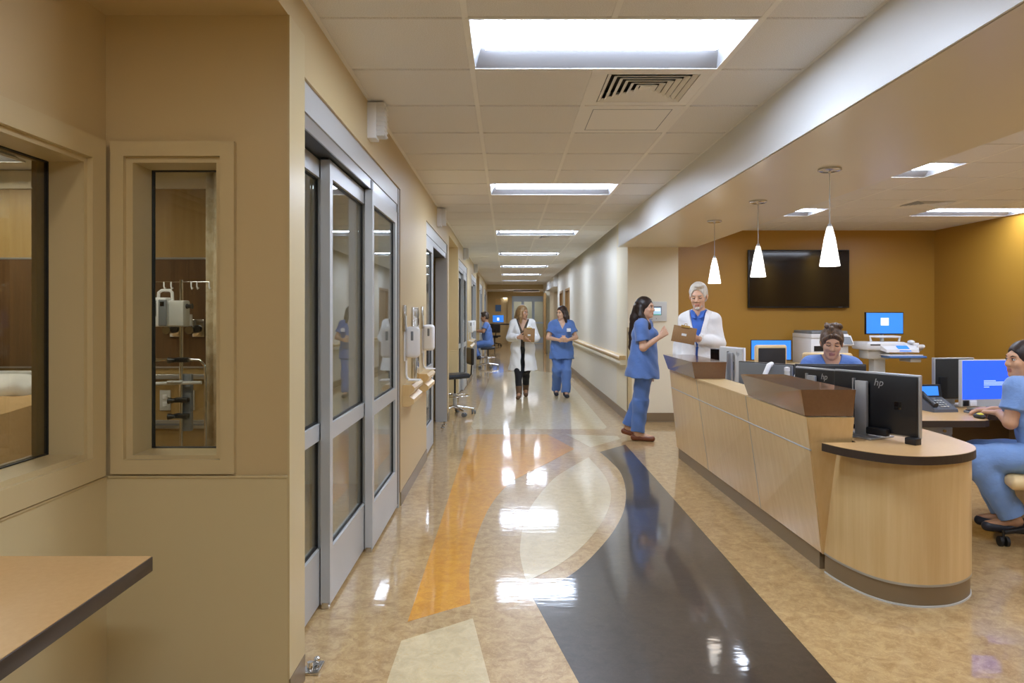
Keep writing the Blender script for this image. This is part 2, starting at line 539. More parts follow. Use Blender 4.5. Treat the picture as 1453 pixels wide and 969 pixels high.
# ---- left corridor wall: piers, lintels over doors and alcoves
DOORS = [(2.75, 5.25), (6.95, 9.43), (11.65, 14.15), (15.85, 18.33), (20.55, 23.05), (24.75, 27.25)]
NICHES = [(0.76, 2.563), (9.66, 11.46), (18.56, 20.36)]
DZ = 2.345
w = MB()
edges = sorted(DOORS + NICHES)
y = YB
for a, b in edges:
    w.box(WLB, WL, y, a, 0, 2.72)
    y = b
w.box(WLB, WL, y, YE, 0, 2.72)
for a, b in DOORS:
    w.box(WLB, WL, a, b, DZ, 2.72)
for a, b in NICHES:
    w.box(-1.60, WL, a, b, 2.50, 2.72)
wall_left = struct(w.build('wall_left', 'paint_tan'), 'tan painted left wall of the corridor with door openings')
bl = MB()
y = YB
for a, b in edges:
    if a - y > 0.01: bl.box(WL, WL + 0.006, y, a, 0, 0.10)
    y = b
bl.box(WL, WL + 0.006, y, YE, 0, 0.10)
struct(bl.build('baseboard_left', 'rubber_base'), 'brown rubber base along the left corridor wall')
# reveal trims around door openings
for i, (a, b) in enumerate(DOORS):
    MB().box(WLB, WL - 0.002, b - 0.018, b + 0.0, 0.10, DZ).build('door_reveal', 'paint_brown', wall_left)

# ---- near alcove: wall with the big window (left) and return wall with the narrow window
XA = -1.451
w = MB()
wy0, wy1, wz0, wz1 = 0.98, 2.446, 0.92, 1.96
w.box(-1.60, XA, 0.6, wy0, 0, 2.5); w.box(-1.60, XA, wy1, 2.563, 0, 2.5)
w.box(-1.60, XA, wy0, wy1, 0, wz0); w.box(-1.60, XA, wy0, wy1, wz1, 2.5)
wal = struct(w.build('wall_alcove_left', 'paint_tan'), 'tan side wall of the charting alcove')
MB().box(XA, XA + 0.008, 0.76, 2.562, 0, 0.832).build('wall_panel', 'paint_panel', wal)
MB().rbox(XA, XA + 0.014, 0.76, 2.562, 0.828, 0.838, r=.003).build('cap_strip', 'paint_trim', wal)
# near side wall of the alcove
struct(MB().box(-1.60, WLB, 0.60, 0.76, 0, 2.5).build('wall_alcove_near', 'paint_tan'), 'near return wall of the charting alcove')
w = MB()
YR0, YR1 = 2.563, 2.73
nx0, nx1, nz0, nz1 = -1.376, -1.030, 0.896, 1.987
w.box(-1.60, nx0, YR0, YR1, 0, 2.5); w.box(nx1, WLB, YR0, YR1, 0, 2.5)
w.box(nx0, nx1, YR0, YR1, 0, nz0); w.box(nx0, nx1, YR0, YR1, nz1, 2.5)
war = struct(w.build('wall_alcove_return', 'paint_tan'), 'tan return wall of the alcove with a narrow window')
MB().box(XA + 0.008, WL - 0.004, YR0 - 0.008, YR0, 0, 0.832).build('wall_panel', 'paint_panel', war)
MB().rbox(XA + 0.014, WL - 0.002, YR0 - 0.014, YR0, 0.828, 0.838, r=.003).build('cap_strip', 'paint_trim', war)
MB().box(WL - 0.004, WL + 0.004, YR0 - 0.006, 2.75, 0.10, 2.5).build('corner_guard', 'paint_trim', war)

def ring(mb, axis, h0, h1, o, i):
    """rectangular frame between outer (a0,a1,z0,z1) and inner, extruded h0..h1 along axis"""
    a0, a1, z0, z1 = o; b0, b1, c0, c1 = i
    def B(p0, p1, q0, q1):
        if axis == 'x': mb.box(h0, h1, p0, p1, q0, q1)
        else: mb.box(p0, p1, h0, h1, q0, q1)
    B(a0, b0, z0, z1); B(b1, a1, z0, z1); B(b0, b1, z0, c0); B(b0, b1, c1, z1)
    return mb
# window_1 : big window in the alcove side wall
win1 = struct(ring(MB(), 'x', XA - 0.001, XA + 0.022, (0.80, 2.526, 0.843, 2.037), (wy0 - .09, wy1, wz0, wz1)).build('window_1', 'paint_trim'), 'big cream-framed window into the patient room')
ring(MB(), 'x', XA - 0.13, XA + 0.002, (wy0 - .09, wy1 + .0005, wz0 - .0005, wz1 + .0005), (wy0 - .07, wy1 - 0.018, wz0 + 0.018, wz1 - 0.018)).build('liner', 'paint_trim', win1)
ring(MB(), 'x', XA - 0.131, XA - 0.119, (wy0 - .07, wy1 - .018, wz0 + .018, wz1 - .018), (wy0 - .05, wy1 - 0.024, wz0 + 0.022, wz1 - 0.022)).build('gasket', 'black_rubber', win1)
ring(MB(), 'x', XA - 0.150, XA - 0.132, (wy0 - .07, wy1 - .02, wz0 + .018, wz1 - .018), (wy0 - .03, wy1 - 0.060, wz0 + 0.024, wz1 - 0.024)).build('glazing_bead', 'bead_brown', win1)
MB().box(XA - 0.128, XA - 0.122, wy0 - .06, wy1 - .02, wz0 + .02, wz1 - .02).build('pane', 'glass_room', win1)
# window_2 : narrow window in the return wall
win2 = struct(ring(MB(), 'y', YR0 - 0.022, YR0 + 0.001, (-1.423, -0.979, 0.845, 2.04), (nx0, nx1, nz0, nz1)).build('window_2', 'paint_trim'), 'narrow cream-framed window in the alcove return wall')
ring(MB(), 'y', YR0 - 0.002, YR0 + 0.15, (nx0 - .0005, nx1 + .0005, nz0 - .0005, nz1 + .0005), (nx0 + .024, nx1 - .02, nz0 + .013, nz1 - .02)).build('liner', 'paint_trim', win2)
ring(MB(), 'y', YR0 + 0.135, YR0 + 0.158, (nx0 + .02, nx1 - .02, nz0 + .013, nz1 - .02), (nx0 + .027, nx1 - .023, nz0 + .016, nz1 - .023)).build('gasket', 'black_rubber', win2)
MB().box(nx0 + .022, nx1 - .02, YR0 + .143, YR0 + .149, nz0 + .012, nz1 - .02).build('pane', 'glass_room', win2)

# ---- further alcoves
for k, (a, b) in enumerate(NICHES[1:]):
    w = MB()
    w.box(-1.60, -1.451, a, b, 0, 2.5)
    w.box(-1.60, WLB, b, b + 0.15, 0, 2.5)
    w.box(-1.60, WLB, a - 0.15, a, 0, 2.5)
    n = struct(w.build('wall_niche_%d' % (k + 2), 'paint_tan'), ['tan walls of the alcove behind the black stool', 'tan walls of the alcove where the man sits'][k])
    MB().box(-1.44, WL - 0.002, b - 0.010, b, 0, 0.832).build('wall_panel', 'paint_panel', n)
    MB().rbox(-1.44, WL - 0.002, b - 0.016, b, 0.828, 0.840, r=.003).build('cap_strip', 'paint_trim', n)
    MB().rbox(-1.45, WLB - 0.02, a + 0.02, b - 0.02, 0.70, 0.742, r=.004).build('shelf_desk', ['laminate_tan'], n)

# ---- patient rooms behind the left wall
YH = 5.94
rm = MB()
rm.box(-5.7, -5.6, YB, YE + 2, 0, 2.72)
rm.box(-5.6, -1.6, 0.0, 0.1, 0, 2.72)
wr = struct(rm.build('wall_rooms_back', 'paint_tan'), 'back wall of the patient rooms')
struct(MB().box(-5.6, WLB, 0.0, YE, CZ, CZ + 0.05).build('ceiling_rooms', 'tile'), 'ceiling of the patient rooms')
hw = struct(MB().box(-5.6, WLB, YH, YH + 0.12, 0, CZ).build('wall_head', 'wood_wall'), 'wood panelled head wall of the patient room')
MB().box(-5.5, -2.2, YH - 0.012, YH, 0.985, 1.880).build('dark_panel', 'wood_dark', hw)
MB().box(-5.5, -2.2, YH - 0.016, YH, 1.880, 1.896).build('metal_strip', 'alu', hw)
MB().box(-5.5, -2.2, YH - 0.014, YH, 0.970, 0.985).build('metal_strip', 'alu', hw)
MB().box(-5.5, -2.2, YH - 0.03, YH, CZ - 0.16, CZ - 0.01).build('valance', 'paint_cream', hw)
MB().box(-2.19, WLB - 0.001, YH - 0.012, YH, 0.0, CZ - 0.01).build('painted_panel', 'paint_cream', hw)
pw = MB()
for yy in (10.5, 14.9, 19.4, 23.8, 28.6):
    pw.box(-5.6, -1.6, yy, yy + 0.12, 0, CZ)
struct(pw.build('wall_room_partitions', 'paint_cream'), 'cream partition walls between the far patient rooms')

# ---- right corridor wall, column, orange station walls
w = MB()
dts = [(18.0, 19.3), (20.15, 21.3)]
y = YO + 0.1
for a, b in dts:
    w.box(WR, WR + 0.15, y, a, 0, 2.72); w.box(WR, WR + 0.15, a, b, 2.07, 2.72); y = b
w.box(WR, WR + 0.15, y, 22.3, 0, 2.72)
wall_r = struct(w.build('wall_right', 'paint_white'), 'long off-white right wall of the corridor')
wc = struct(MB().box(WR, 2.27, 9.371, YO + 0.1, 0, 2.72).build('wall_column', 'paint_cream'), 'cream end wall beside the nurse station')
MB().box(WR - 0.005, WR + 0.055, 9.362, 9.371, 0.10, 1.25).build('corner_guard', 'paint_trim', wc)
MB().box(WR - 0.005, WR, 9.362, 9.43, 0.10, 1.25).build('corner_guard', 'paint_trim', wc)
b_ = MB(); b_.box(WR - 0.008, WR, 9.37, 18.0, 0, 0.12); b_.box(WR - 0.008, WR, 19.3, 20.15, 0, 0.12); b_.box(WR - 0.008, WR, 21.3, 22.3, 0, 0.12)
b_.box(WR - 0.008, 2.27, 9.362, 9.37, 0, 0.12)
b_.box(WR - 0.03, 2.25, 9.335, 9.362, 0, 0.006)
struct(b_.build('baseboard_right', 'rubber_base'), 'brown rubber base along the right corridor wall')
for k, (a, b) in enumerate(dts):
    d = struct(MB().box(WR + 0.05, WR + 0.095, a + 0.03, b - 0.03, 0.01, 2.05).build('door_%d' % (7 + k), 'wood_door'), ['nearer brown wooden door in the right corridor wall', 'farther brown wooden door in the right corridor wall'][k])
    ring(MB(), 'x', WR - 0.01, WR + 0.15, (a - 0.04, b + 0.04, 0, 2.11), (a + 0.03, b - 0.03, 0, 2.05)).build('door_frame', 'wood_door', d)
    MB().tube([(WR + 0.05, a + 0.1, 1.0), (WR + 0.0, a + 0.1, 1.0), (WR + 0.0, a + 0.22, 1.0)], 0.011).build('door_handle', 'steel', d)
wo = struct(MB().box(2.27, XS + 0.1, YO, YO + 0.1, 0, 2.72).build('wall_station_back', 'paint_orange'), 'ochre orange back wall of the nurse station')
struct(MB().box(XS, XS + 0.1, YB, YO, 0, 2.72).build('wall_station_side', 'paint_orange'), 'ochre orange side wall of the nurse station')
struct(MB().box(-6.0, 6.4, YB - 0.1, YB, 0, 2.72).build('wall_behind', 'paint_cream'), 'cream wall behind the viewpoint')
b_ = MB(); b_.box(2.27, XS, YO - 0.008, YO, 0, 0.1); b_.box(XS - 0.008, XS, YB, YO, 0, 0.1)
struct(b_.build('baseboard_station', 'rubber_base'), 'brown rubber base around the nurse station walls')

# ---- far end of the corridor
struct(MB().box(-0.95, 1.70, YE, YE + 0.25, 2.445, 2.72).build('trim_3', 'paint_panel'), 'cream beam across the far end of the corridor')
struct(MB().box(-1.2, 2.6, YE + 0.25, YBK, 2.55, 2.60).build('ceiling_far', 'tile'), 'low ceiling beyond the far beam')
struct(MB().box(-1.1, -0.97, YE, YBK, 0, 2.6).build('wall_far_left', 'paint_tan'), 'tan left wall beyond the far cream beam')
w = MB()
w.box(0.05, 0.26, YBK - 0.15, YBK + 0.1, 0, 2.6)
w.box(-1.1, 0.26, YBK, YBK + 0.1, 0, 2.6)
w.box(0.26, 2.4, YBK - 0.15, YBK + 0.1, 2.33, 2.6)
w.box(1.85, 2.4, YBK - 0.15, YBK + 0.1, 0, 2.33)
struct(w.build('wall_far', 'paint_tan'), 'tan end wall far down the corridor')
struct(MB().box(1.95, 2.1, 22.3, YBK, 0, 2.72).build('wall_right_far', 'paint_cream'), 'cream recessed wall at the far right of the corridor')
struct(MB().box(0.2, 2.6, YBK + 2.2, YBK + 2.3, 0, 2.6).build('wall_beyond', 'paint_cream'), 'pale wall seen through the far glass door')
struct(MB().box(-1.2, 2.6, YBK, YBK + 2.3, 2.55, 2.6).build('ceiling_beyond', 'tile'), 'ceiling beyond the far glass door')
struct(MB().box(-1.2, 2.6, YBK + 0.29, YBK + 2.3, -0.1, 0).build('floor_beyond', 'lino_tan'), 'floor beyond the far glass door')

# ================================================================ DOORS (left, aluminium sliding)
def panel(parent, xf_, y0, y1, z1=2.163, lead=True, th=0.045):
    """one sliding leaf; corridor face at x = xf_"""
    xb = xf_ - th
    p = MB()
    st = 0.055
    p.box(xb, xf_, y0, y0 + st, 0.02, z1); p.box(xb, xf_, y1 - st - 0.05, y1, 0.02, z1)
    a, b = y0 + st, y1 - st - 0.05
    p.box(xb, xf_, a, b, 0.02, 0.286); p.box(xb, xf_, a, b, 0.81, 0.89); p.box(xb, xf_, a, b, 2.078, z1)
    o = p.build('door_leaf', 'alu_paint', parent)
    gk = MB()
    for z0, z1_ in ((0.286, 0.81), (0.89, 2.078)):
        ring(gk, 'x', (xb + xf_) / 2 - 0.008, (xb + xf_) / 2 + 0.008, (a - 0.004, b + 0.004, z0 - 0.004, z1_ + 0.004), (a + 0.006, b - 0.012, z0 + 0.008, z1_ - 0.008))
    gk.build('gasket', 'black_rubber', o)
    for z0, z1_ in ((0.286, 0.81), (0.89, 2.078)):
        MB().box((xb + xf_) / 2 - 0.003, (xb + xf_) / 2 + 0.003, a, b, z0, z1_).build('pane', 'glass', o)
    MB().box(xb + 0.004, xf_ + 0.002, y1 - 0.010, y1 + 0.003, 0.03, z1).build('brush_seal', 'black_rubber', o)
    MB().box(xb + 0.005, xf_ - 0.005, y0 - 0.012, y0 + 0.05, z1, z1 + 0.055).build('roller_block', 'black_plastic', o)
    MB().box(xb + 0.006, xf_ - 0.006, y0 - 0.004, y0 + 0.03, 0.002, 0.03).build('bottom_guide', 'steel', o)
    return o
def slider(n, a, b, leaves, lab, near=True):
    d = struct(MB().box(WLB + 0.01, WL - 0.012, a, b, 2.225, DZ).build('door_%d' % n, 'alu_paint'), lab)
    MB().box(WLB + 0.01, WL - 0.03, a, b, 2.17, 2.224).build('track', 'black_plastic', d)
    MB().box(WL - 0.028, WL - 0.020, a, b, 2.165, 2.224).build('track_lip', 'alu', d)
    MB().box(WLB + 0.005, WL - 0.006, b - 0.055, b - 0.018, 0.0, DZ).build('jamb', 'alu_paint', d)
    MB().box(WLB + 0.005, WL - 0.03, a, a + 0.035, 0.0, DZ).build('jamb', 'alu_paint', d)
    for xf_, y0, y1 in leaves:
        panel(d, xf_, max(y0, a + 0.037), min(y1, b - 0.056))
    return d
slider(1, 2.75, 5.25, [(-0.800, 4.22, 5.19), (-0.851, 3.41, 4.36), (-0.903, 2.60, 3.55)], 'nearest aluminium sliding glass door on the left wall')
slider(2, 6.95, 9.43, [(-0.800, 6.90, 7.72), (-0.851, 6.85, 7.66)], 'second sliding glass door on the left, standing open')
slider(3, 11.65, 14.15, [(-0.800, 13.1, 14.09), (-0.851, 12.3, 13.24), (-0.903, 11.6, 12.45)], 'third sliding glass door, just beyond the black stool')
slider(4, 15.85, 18.33, [(-0.800, 15.8, 16.9), (-0.851, 16.8, 17.7)], 'fourth sliding glass door, beside the seated man')
slider(5, 20.55, 23.05, [(-0.800, 22.0, 23.0), (-0.851, 21.2, 22.1)], 'fifth sliding glass door on the left wall')
slider(6, 24.75, 27.25, [(-0.800, 24.7, 25.7), (-0.851, 25.6, 26.5)], 'farthest sliding glass door on the left wall')
# far glass door at the corridor end
d9 = struct(MB().box(0.26, 1.85, YBK - 0.17, YBK - 0.05, 2.17, 2.33).build('door_9', 'alu_blue'), 'glass sliding door closing the far end of the corridor')
for x0, x1 in ((0.26, 0.78), (0.76, 1.30), (1.28, 1.85)):
    lf = ring(MB(), 'y', YBK - 0.15, YBK - 0.09, (x0, x1, 0.02, 2.17), (x0 + 0.09, x1 - 0.06, 0.30, 2.06))
    lf.box(x0 + .09, x1 - .06, YBK - 0.15, YBK - 0.09, 0.98, 1.06)
    o = lf.build('door_leaf', 'alu_blue', d9)
    MB().box(x0 + 0.08, x1 - 0.05, YBK - 0.122, YBK - 0.118, 0.28, 2.07).build('pane', 'glass', o)
# open wooden leaf held against the right wall at the far end
d10 = struct(MB().box(1.36, 1.42, 25.6, 26.5, 0.01, 2.20).build('door_10', 'wood_door'), 'open corridor door leaf seen edge-on at the far right')
MB().box(1.42, 1.425, 25.6, 26.5, 0.01, 2.20).build('edge_strip', 'edge_dark', d10)
MB().box(1.425, 1.60, 26.3, 26.5, 0.0, 2.30).build('door_frame', 'paint_cream', d10)
# floor door stop by the near pier
ds = thing('door_stop', 'small chrome door stop on the floor by the near pier', 'door stop', (-0.775, 2.83, 0))
MB().rbox(-0.03, 0.035, -0.05, 0.05, 0, 0.012, r=.003).build('plate', 'steel', ds)
MB().tube([(-0.005, -0.02, 0.01), (-0.005, -0.02, 0.04)], 0.012).build('post', 'chrome', ds)
MB().ball((0.012, 0.02, 0.03), 0.014).build('knob', 'chrome', ds)
for k, yy in enumerate((8.85, 9.10)):
    q = thing('door_stop', ['nearer small floor stop at the open second door', 'farther small floor stop at the open second door'][k], 'door stop', (-0.80, yy, 0))
    MB().rbox(-0.025, 0.025, -0.03, 0.03, 0, 0.012, r=.003).build('plate', 'steel', q)
    MB().tube([(0, 0, 0.01), (0, 0, 0.045)], 0.012).build('post', 'steel', q)
# ================================================================ CEILING FIXTURES
def make_fixture(name, label, lensmat, group=None):
    """1.22 x 0.61 recessed troffer, origin at near left corner at ceiling level"""
    t = thing(name, label, 'ceiling light', group=group)
    h = 0.055
    fr = MB()
    fr.box(0.0, 1.22, 0.0, 0.014, -0.002, 0.012); fr.box(0.0, 1.22, 0.596, 0.61, -0.002, 0.012)
    fr.box(0.0, 0.016, 0.014, 0.596, -0.002, 0.012); fr.box(1.204, 1.22, 0.014, 0.596, -0.002, 0.012)
    fr.build('frame', 'grid_white', t)
    r = MB()
    def quad(a, b, c, d):
        r.add([a, b, c, d], [(0, 1, 2, 3)])
    r.box(0.0, 1.22, 0.0, 0.61, h + 0.008, h + 0.02)
    r.hexa([(0.016, 0.014, 0.0), (1.204, 0.014, 0.0), (1.18, 0.16, h), (0.04, 0.16, h), (0.016, 0.010, 0.004), (1.204, 0.010, 0.004), (1.18, 0.15, h + 0.01), (0.04, 0.15, h + 0.01)])
    r.hexa([(0.04, 0.45, h), (1.18, 0.45, h), (1.204, 0.596, 0.0), (0.016, 0.596, 0.0), (0.04, 0.46, h + 0.01), (1.18, 0.46, h + 0.01), (1.204, 0.60, 0.004), (0.016, 0.60, 0.004)])
    r.hexa([(0.016, 0.014, 0), (0.05, 0.16, h), (0.05, 0.45, h), (0.016, 0.596, 0), (0.010, 0.010, 0.004), (0.04, 0.16, h + .01), (0.04, 0.45, h + .01), (0.010, 0.60, 0.004)])
    r.hexa([(1.204, 0.014, 0), (1.204, 0.596, 0), (1.17, 0.45, h), (1.17, 0.16, h), (1.21, 0.010, 0.004), (1.21, 0.60, 0.004), (1.18, 0.45, h + .01), (1.18, 0.16, h + .01)])
    r.build('reflector', 'reflector', t)
    l = MB()
    n = 10
    arc = []
    for k in range(n + 1):
        a = PI * k / n
        arc.append((0.305 - 0.155 * math.cos(a), h - 0.003 - 0.038 * math.sin(a)))
    l.prism(arc, 0.07, 1.15, axis='x', smooth=True)
    l.build('lens', lensmat, t)
    return t
proto = make_fixture('ceiling_light', 'recessed linear ceiling light over the near corridor, largest in view', 'lens', 'corridor ceiling lights')
order = ['', '', '', 'second', 'third', 'fourth', 'fifth', 'sixth', 'seventh']
for i, y in enumerate(FIX_Y):
    o = proto if i == 2 else copy_tree(proto)
    o.location = (-0.17, y, CZ)
    if i > 2: o['label'] = 'corridor ceiling light, %s in the row down the corridor' % order[i]
    if i == 1: o['label'] = 'corridor ceiling light directly above the viewpoint'
    if i == 0: o['label'] = 'corridor ceiling light behind the viewpoint'
sp = make_fixture('ceiling_light', 'nurse station ceiling light beside the bulkhead above the TV', 'lens_station', 'nurse station ceiling lights')
sl = ['nurse station ceiling light left of the air grille near the back wall', 'nurse station ceiling light nearest the bulkhead, right of the pendants', 'station light at the bulkhead out of view', 'station light at the bulkhead behind the viewpoint',
      'wide nurse station ceiling light against the orange side wall', 'station light by the side wall out of view', 'station light by the side wall, farther out of view', 'station light by the side wall behind the viewpoint']
for i, (x, y) in enumerate(SFIX):
    o = sp if i == 0 else copy_tree(sp)
    o.location = (x, y, CZ); o['label'] = sl[i]
rl = make_fixture('ceiling_light', 'patient room ceiling light seen through the big window', 'lens_room')
rl.location = (-4.86, 4.75, CZ - 0.06)
o = copy_tree(rl); o.location = (-2.9, 3.5, CZ - 0.06); o['label'] = 'added unseen ceiling light brightening the patient room'  # extra fixture out of view, added to brighten the patient room
# shallow light in front of the far door
fl = make_fixture('ceiling_light', 'small ceiling light beyond the far cream beam', 'lens_far')
fl.location = (-0.2, 30.0, 2.49)
for yy, lab in ((32.6, 'added ceiling light brightening the far end before the glass door'), (35.9, 'added ceiling light brightening the space behind the far glass door')):
    o = copy_tree(fl); o.location = (0.3, yy, 2.49); o['label'] = lab  # both of these are added to lift the dark far end

def diffuser(x, y, label):
    t = thing('air_diffuser', label, 'air vent', (x, y, CZ))
    n = 6
    f = MB()
    W_ = 0.60
    f.box(0.005, W_, 0.005, 0.07, 0.0, 0.01); f.box(0.005, W_, 0.54, W_, 0.0, 0.01); f.box(0.005, 0.07, 0.07, 0.54, 0.0, 0.01); f.box(0.54, W_, 0.07, 0.54, 0.0, 0.01)
    f.build('frame', 'grid_white', t)
    MB().box(0.03, 0.58, 0.03, 0.58, 0.07, 0.075).build('backing', 'dark_void', t)
    for k in range(n):
        a = 0.075 + k * 0.035
        b = a + 0.021
        A, B_ = a, 0.61 - a
        c, d = b, 0.61 - b
        z0, z1 = 0.0, 0.013
        lv = MB()
        vo = [(A, A, z0), (B_, A, z0), (B_, B_, z0), (A, B_, z0)]
        vi = [(c, c, z1), (d, c, z1), (d, d, z1), (c, d, z1)]
        v2 = [(x_, y_, z_ + 0.004) for x_, y_, z_ in vo]; v3 = [(x_, y_, z_ + 0.004) for x_, y_, z_ in vi]
        fs = []
        for q in range(4):
            p = (q + 1) % 4
            fs += [(q, p, 4 + p, 4 + q), (8 + q, 12 + q, 12 + p, 8 + p), (q, 8 + q, 8 + p, p), (4 + q, 4 + p, 12 + p, 12 + q)]
        lv.add(vo + vi + v2 + v3, fs)
        lv.build('louvre', 'grid_white', t)
    MB().rbox(0.275, 0.335, 0.275, 0.335, 0.004, 0.012, r=.002).build('centre_plate', 'grid_white', t)
    return t
diffuser(*DIFF[0], 'square louvred air diffuser beside the nearest corridor light')
diffuser(*DIFF[1], 'square louvred air diffuser beside the third corridor light')
diffuser(*SDIFF, 'dark square air grille in the nurse station ceiling')
t = thing('access_panel', 'flat white ceiling access panel beside the near air diffuser', 'panel', (ACC[0], ACC[1], CZ))
MB().box(0.006, 0.604, 0.006, 0.604, 0.0, 0.012).build('plate', 'grid_white', t)
q = MB()
for b4 in ((0.07, 0.54, 0.07, 0.074), (0.07, 0.54, 0.536, 0.54), (0.07, 0.074, 0.07, 0.54), (0.536, 0.54, 0.07, 0.54)):
    q.box(*b4, -0.001, 0.002)
q.build('groove', 'grey_plastic', t)
t = thing('smoke_detector', 'round white smoke detector on the far ceiling', 'smoke detector', (0.15, 30.0, 2.55))
MB().lathe([(0.001, -0.05), (0.04, -0.05), (0.055, -0.03), (0.06, 0.0)]).build('housing', 'white_plastic', t)

t = thing('downlight', 'round recessed downlight in the alcove soffit over the foreground desk', 'downlight', (-1.12, 1.25, 2.5))
MB().lathe([(0.10, 0.0), (0.10, -0.006), (0.075, -0.006), (0.070, 0.0)], n=28).build('trim_ring', 'white_plastic', t)
MB().lathe([(0.001, -0.001), (0.069, -0.001), (0.069, -0.004), (0.001, -0.004)], n=28).build('lens', 'lens_down', t)
# pendants
def make_pendant():
    t = thing('pendant_lamp', '', 'pendant lamp', group='pendants over the nurse desk')
    MB().lathe([(0.068, 0.0), (0.068, -0.012), (0.055, -0.018), (0.012, -0.02), (0.006, -0.03)], n=28).build('canopy', 'steel', t)
    MB().tube([(0, 0, -0.02), (0, 0, -0.36)], 0.0028, n=6).build('cord', 'silver', t)
    MB().lathe([(0.006, -0.335), (0.012, -0.345), (0.014, -0.375), (0.010, -0.38)], n=16).build('socket', 'silver', t)
    MB().lathe([(0.008, -0.352), (0.016, -0.356), (0.021, -0.375), (0.031, -0.42), (0.030, -0.42), (0.020, -0.38), (0.010, -0.365)], n=28).build('shade_top', 'pendant_frost', t)
    MB().lathe([(0.031, -0.42), (0.059, -0.594), (0.056, -0.596), (0.028, -0.42)], n=28).build('shade', 'pendant_glass', t)
    return t
pp = make_pendant()
for i, (y, lab) in enumerate(((6.715, 'smallest conical white glass pendant, above the man in the white coat'), (5.55, 'conical white glass pendant in the middle of the three, left of the TV edge'), (4.32, 'largest conical white glass pendant, hanging in front of the TV right edge'))):
    o = pp if i == 0 else copy_tree(pp)
    o.location = (1.97, y, SZ); o['label'] = lab
# corridor signal light boxes on the left wall
def make_signal():
    t = thing('signal_light', '', 'signal light', group='signal lights over the doors')
    MB().rbox(-0.02, 0.05, -0.05, 0.05, -0.105, 0.10, r=.004).build('housing', 'white_plastic', t)
    l = MB(); l.box(0.05, 0.095, -0.045, 0.045, -0.09, 0.10)
    for k in range(7):
        l.box(0.05, 0.101, -0.049, 0.049, -0.085 + k * 0.026, -0.077 + k * 0.026)
    l.build('ribbed_lens', 'dome_lens', t)
    return t
sg = make_signal()
for i, (y, lab) in enumerate(((4.05, 'white signal light box high above the nearest glass door'), (8.05, 'white signal light box above the second glass door'), (12.9, 'white signal light box above the third glass door'), (17.0, 'white signal light box above the fourth glass door'))):
    o = sg if i == 0 else copy_tree(sg)
    o.location = (WL, y, 2.52); o['label'] = lab

# ================================================================ LEFT WALL FITTINGS
def make_dispenser():
    t = thing('soap_dispenser', '', 'dispenser', group='hand sanitiser dispensers')
    MB().rbox(0.0, 0.012, -0.055, 0.055, -0.14, 0.13, r=.004).build('back_plate', 'white_plastic', t)
    MB().rbox(0.01, 0.115, -0.06, 0.06, -0.115, 0.125, r=.03, seg=4).build('cover', 'white_plastic', t)
    MB().rbox(0.055, 0.075, -0.0625, -0.055, 0.02, 0.09, r=.003).build('level_window', 'grey_plastic', t)
    a = MB(); a.tube([(0.012, 0, -0.12), (0.012, 0, -0.24), (0.018, 0, -0.27), (0.04, 0, -0.285), (0.10, 0, -0.285)], 0.009)
    a.rbox(0.03, 0.12, -0.045, 0.045, -0.292, -0.282, r=.003)
    a.build('drip_tray', 'white_plastic', t)
    return t
dp = make_dispenser()
for i, (y, z, lab) in enumerate(((5.47, 1.20, 'white soap dispenser on the left wall nearest the big glass door'), (6.60, 1.20, 'white soap dispenser just before the second glass door'),
                                 (14.35, 1.17, 'nearer of two small white dispensers beyond the black stool'), (15.45, 1.17, 'farther of two small white dispensers beyond the black stool'))):
    o = dp if i == 0 else copy_tree(dp)
    o.location = (WL, y, z); o['label'] = lab
def make_rail(L_):
    t = thing('handrail', '', 'handrail', group='short wooden handrails on the left wall')
    up = [(0.0, 0.0), (0.075, 0.0), (0.092, 0.02), (0.092, 0.035), (0.075, 0.06), (0.0, 0.06)]
    prof_u = [(0.0, 0.80), (0.05, 0.80), (0.085, 0.835), (0.092, 0.86), (0.07, 0.885), (0.0, 0.885)]
    prof_l = [(0.0, 0.72), (0.045, 0.72), (0.085, 0.745), (0.085, 0.775), (0.05, 0.80), (0.0, 0.80)]
    def pr(prof):
        mb = MB()
        n = len(prof)
        vs = [(x, 0, z) for x, z in prof] + [(x, L_, z) for x, z in prof]
        mb.add(vs, [list(range(n)), list(range(2 * n - 1, n - 1, -1))] + [(i, i + n, (i + 1) % n + n, (i + 1) % n) for i in range(n)])
        return mb
    pr(prof_u).build('upper_rail', 'maple', t)
    pr(prof_l).build('bumper', 'maple_pale', t)
    return t
for y, L_, lab in ((5.36, 0.55, 'short wooden handrail piece under the nearest dispenser'), (6.36, 0.55, 'short wooden handrail piece before the second glass door'),
                   (14.2, 1.6, 'wooden handrail under the two small far dispensers')):
    r = make_rail(L_); r.location = (WL, y, 0); r['label'] = lab
for y, lab in ((5.40, 'narrow steel wall plate above the nearest dispenser'), (6.52, 'narrow steel wall plate above the second dispenser')):
    t = thing('wall_plate', lab, 'wall plate', (WL, y, 1.36))
    MB().rbox(0, 0.02, -0.035, 0.035, -0.07, 0.13, r=.004).build('plate', 'steel', t)
    MB().rbox(0.02, 0.024, -0.02, 0.02, -0.03, 0.05, r=.002).build('insert', 'lightgrey_plastic', t)
t = thing('glove_cabinet', 'tall mirror-finish steel cabinet set in the wall between the dispensers', 'cabinet', (WL, 6.02, 1.15))
MB().rbox(0, 0.022, -0.16, 0.16, -0.30, 0.33, r=.004).build('frame', 'steel', t)
MB().rbox(0.02, 0.028, -0.13, 0.13, -0.27, 0.24, r=.003).build('cover', 'chrome', t)
MB().rbox(0.02, 0.028, -0.13, 0.13, 0.255, 0.31, r=.003).build('label_plate', 'steel', t)

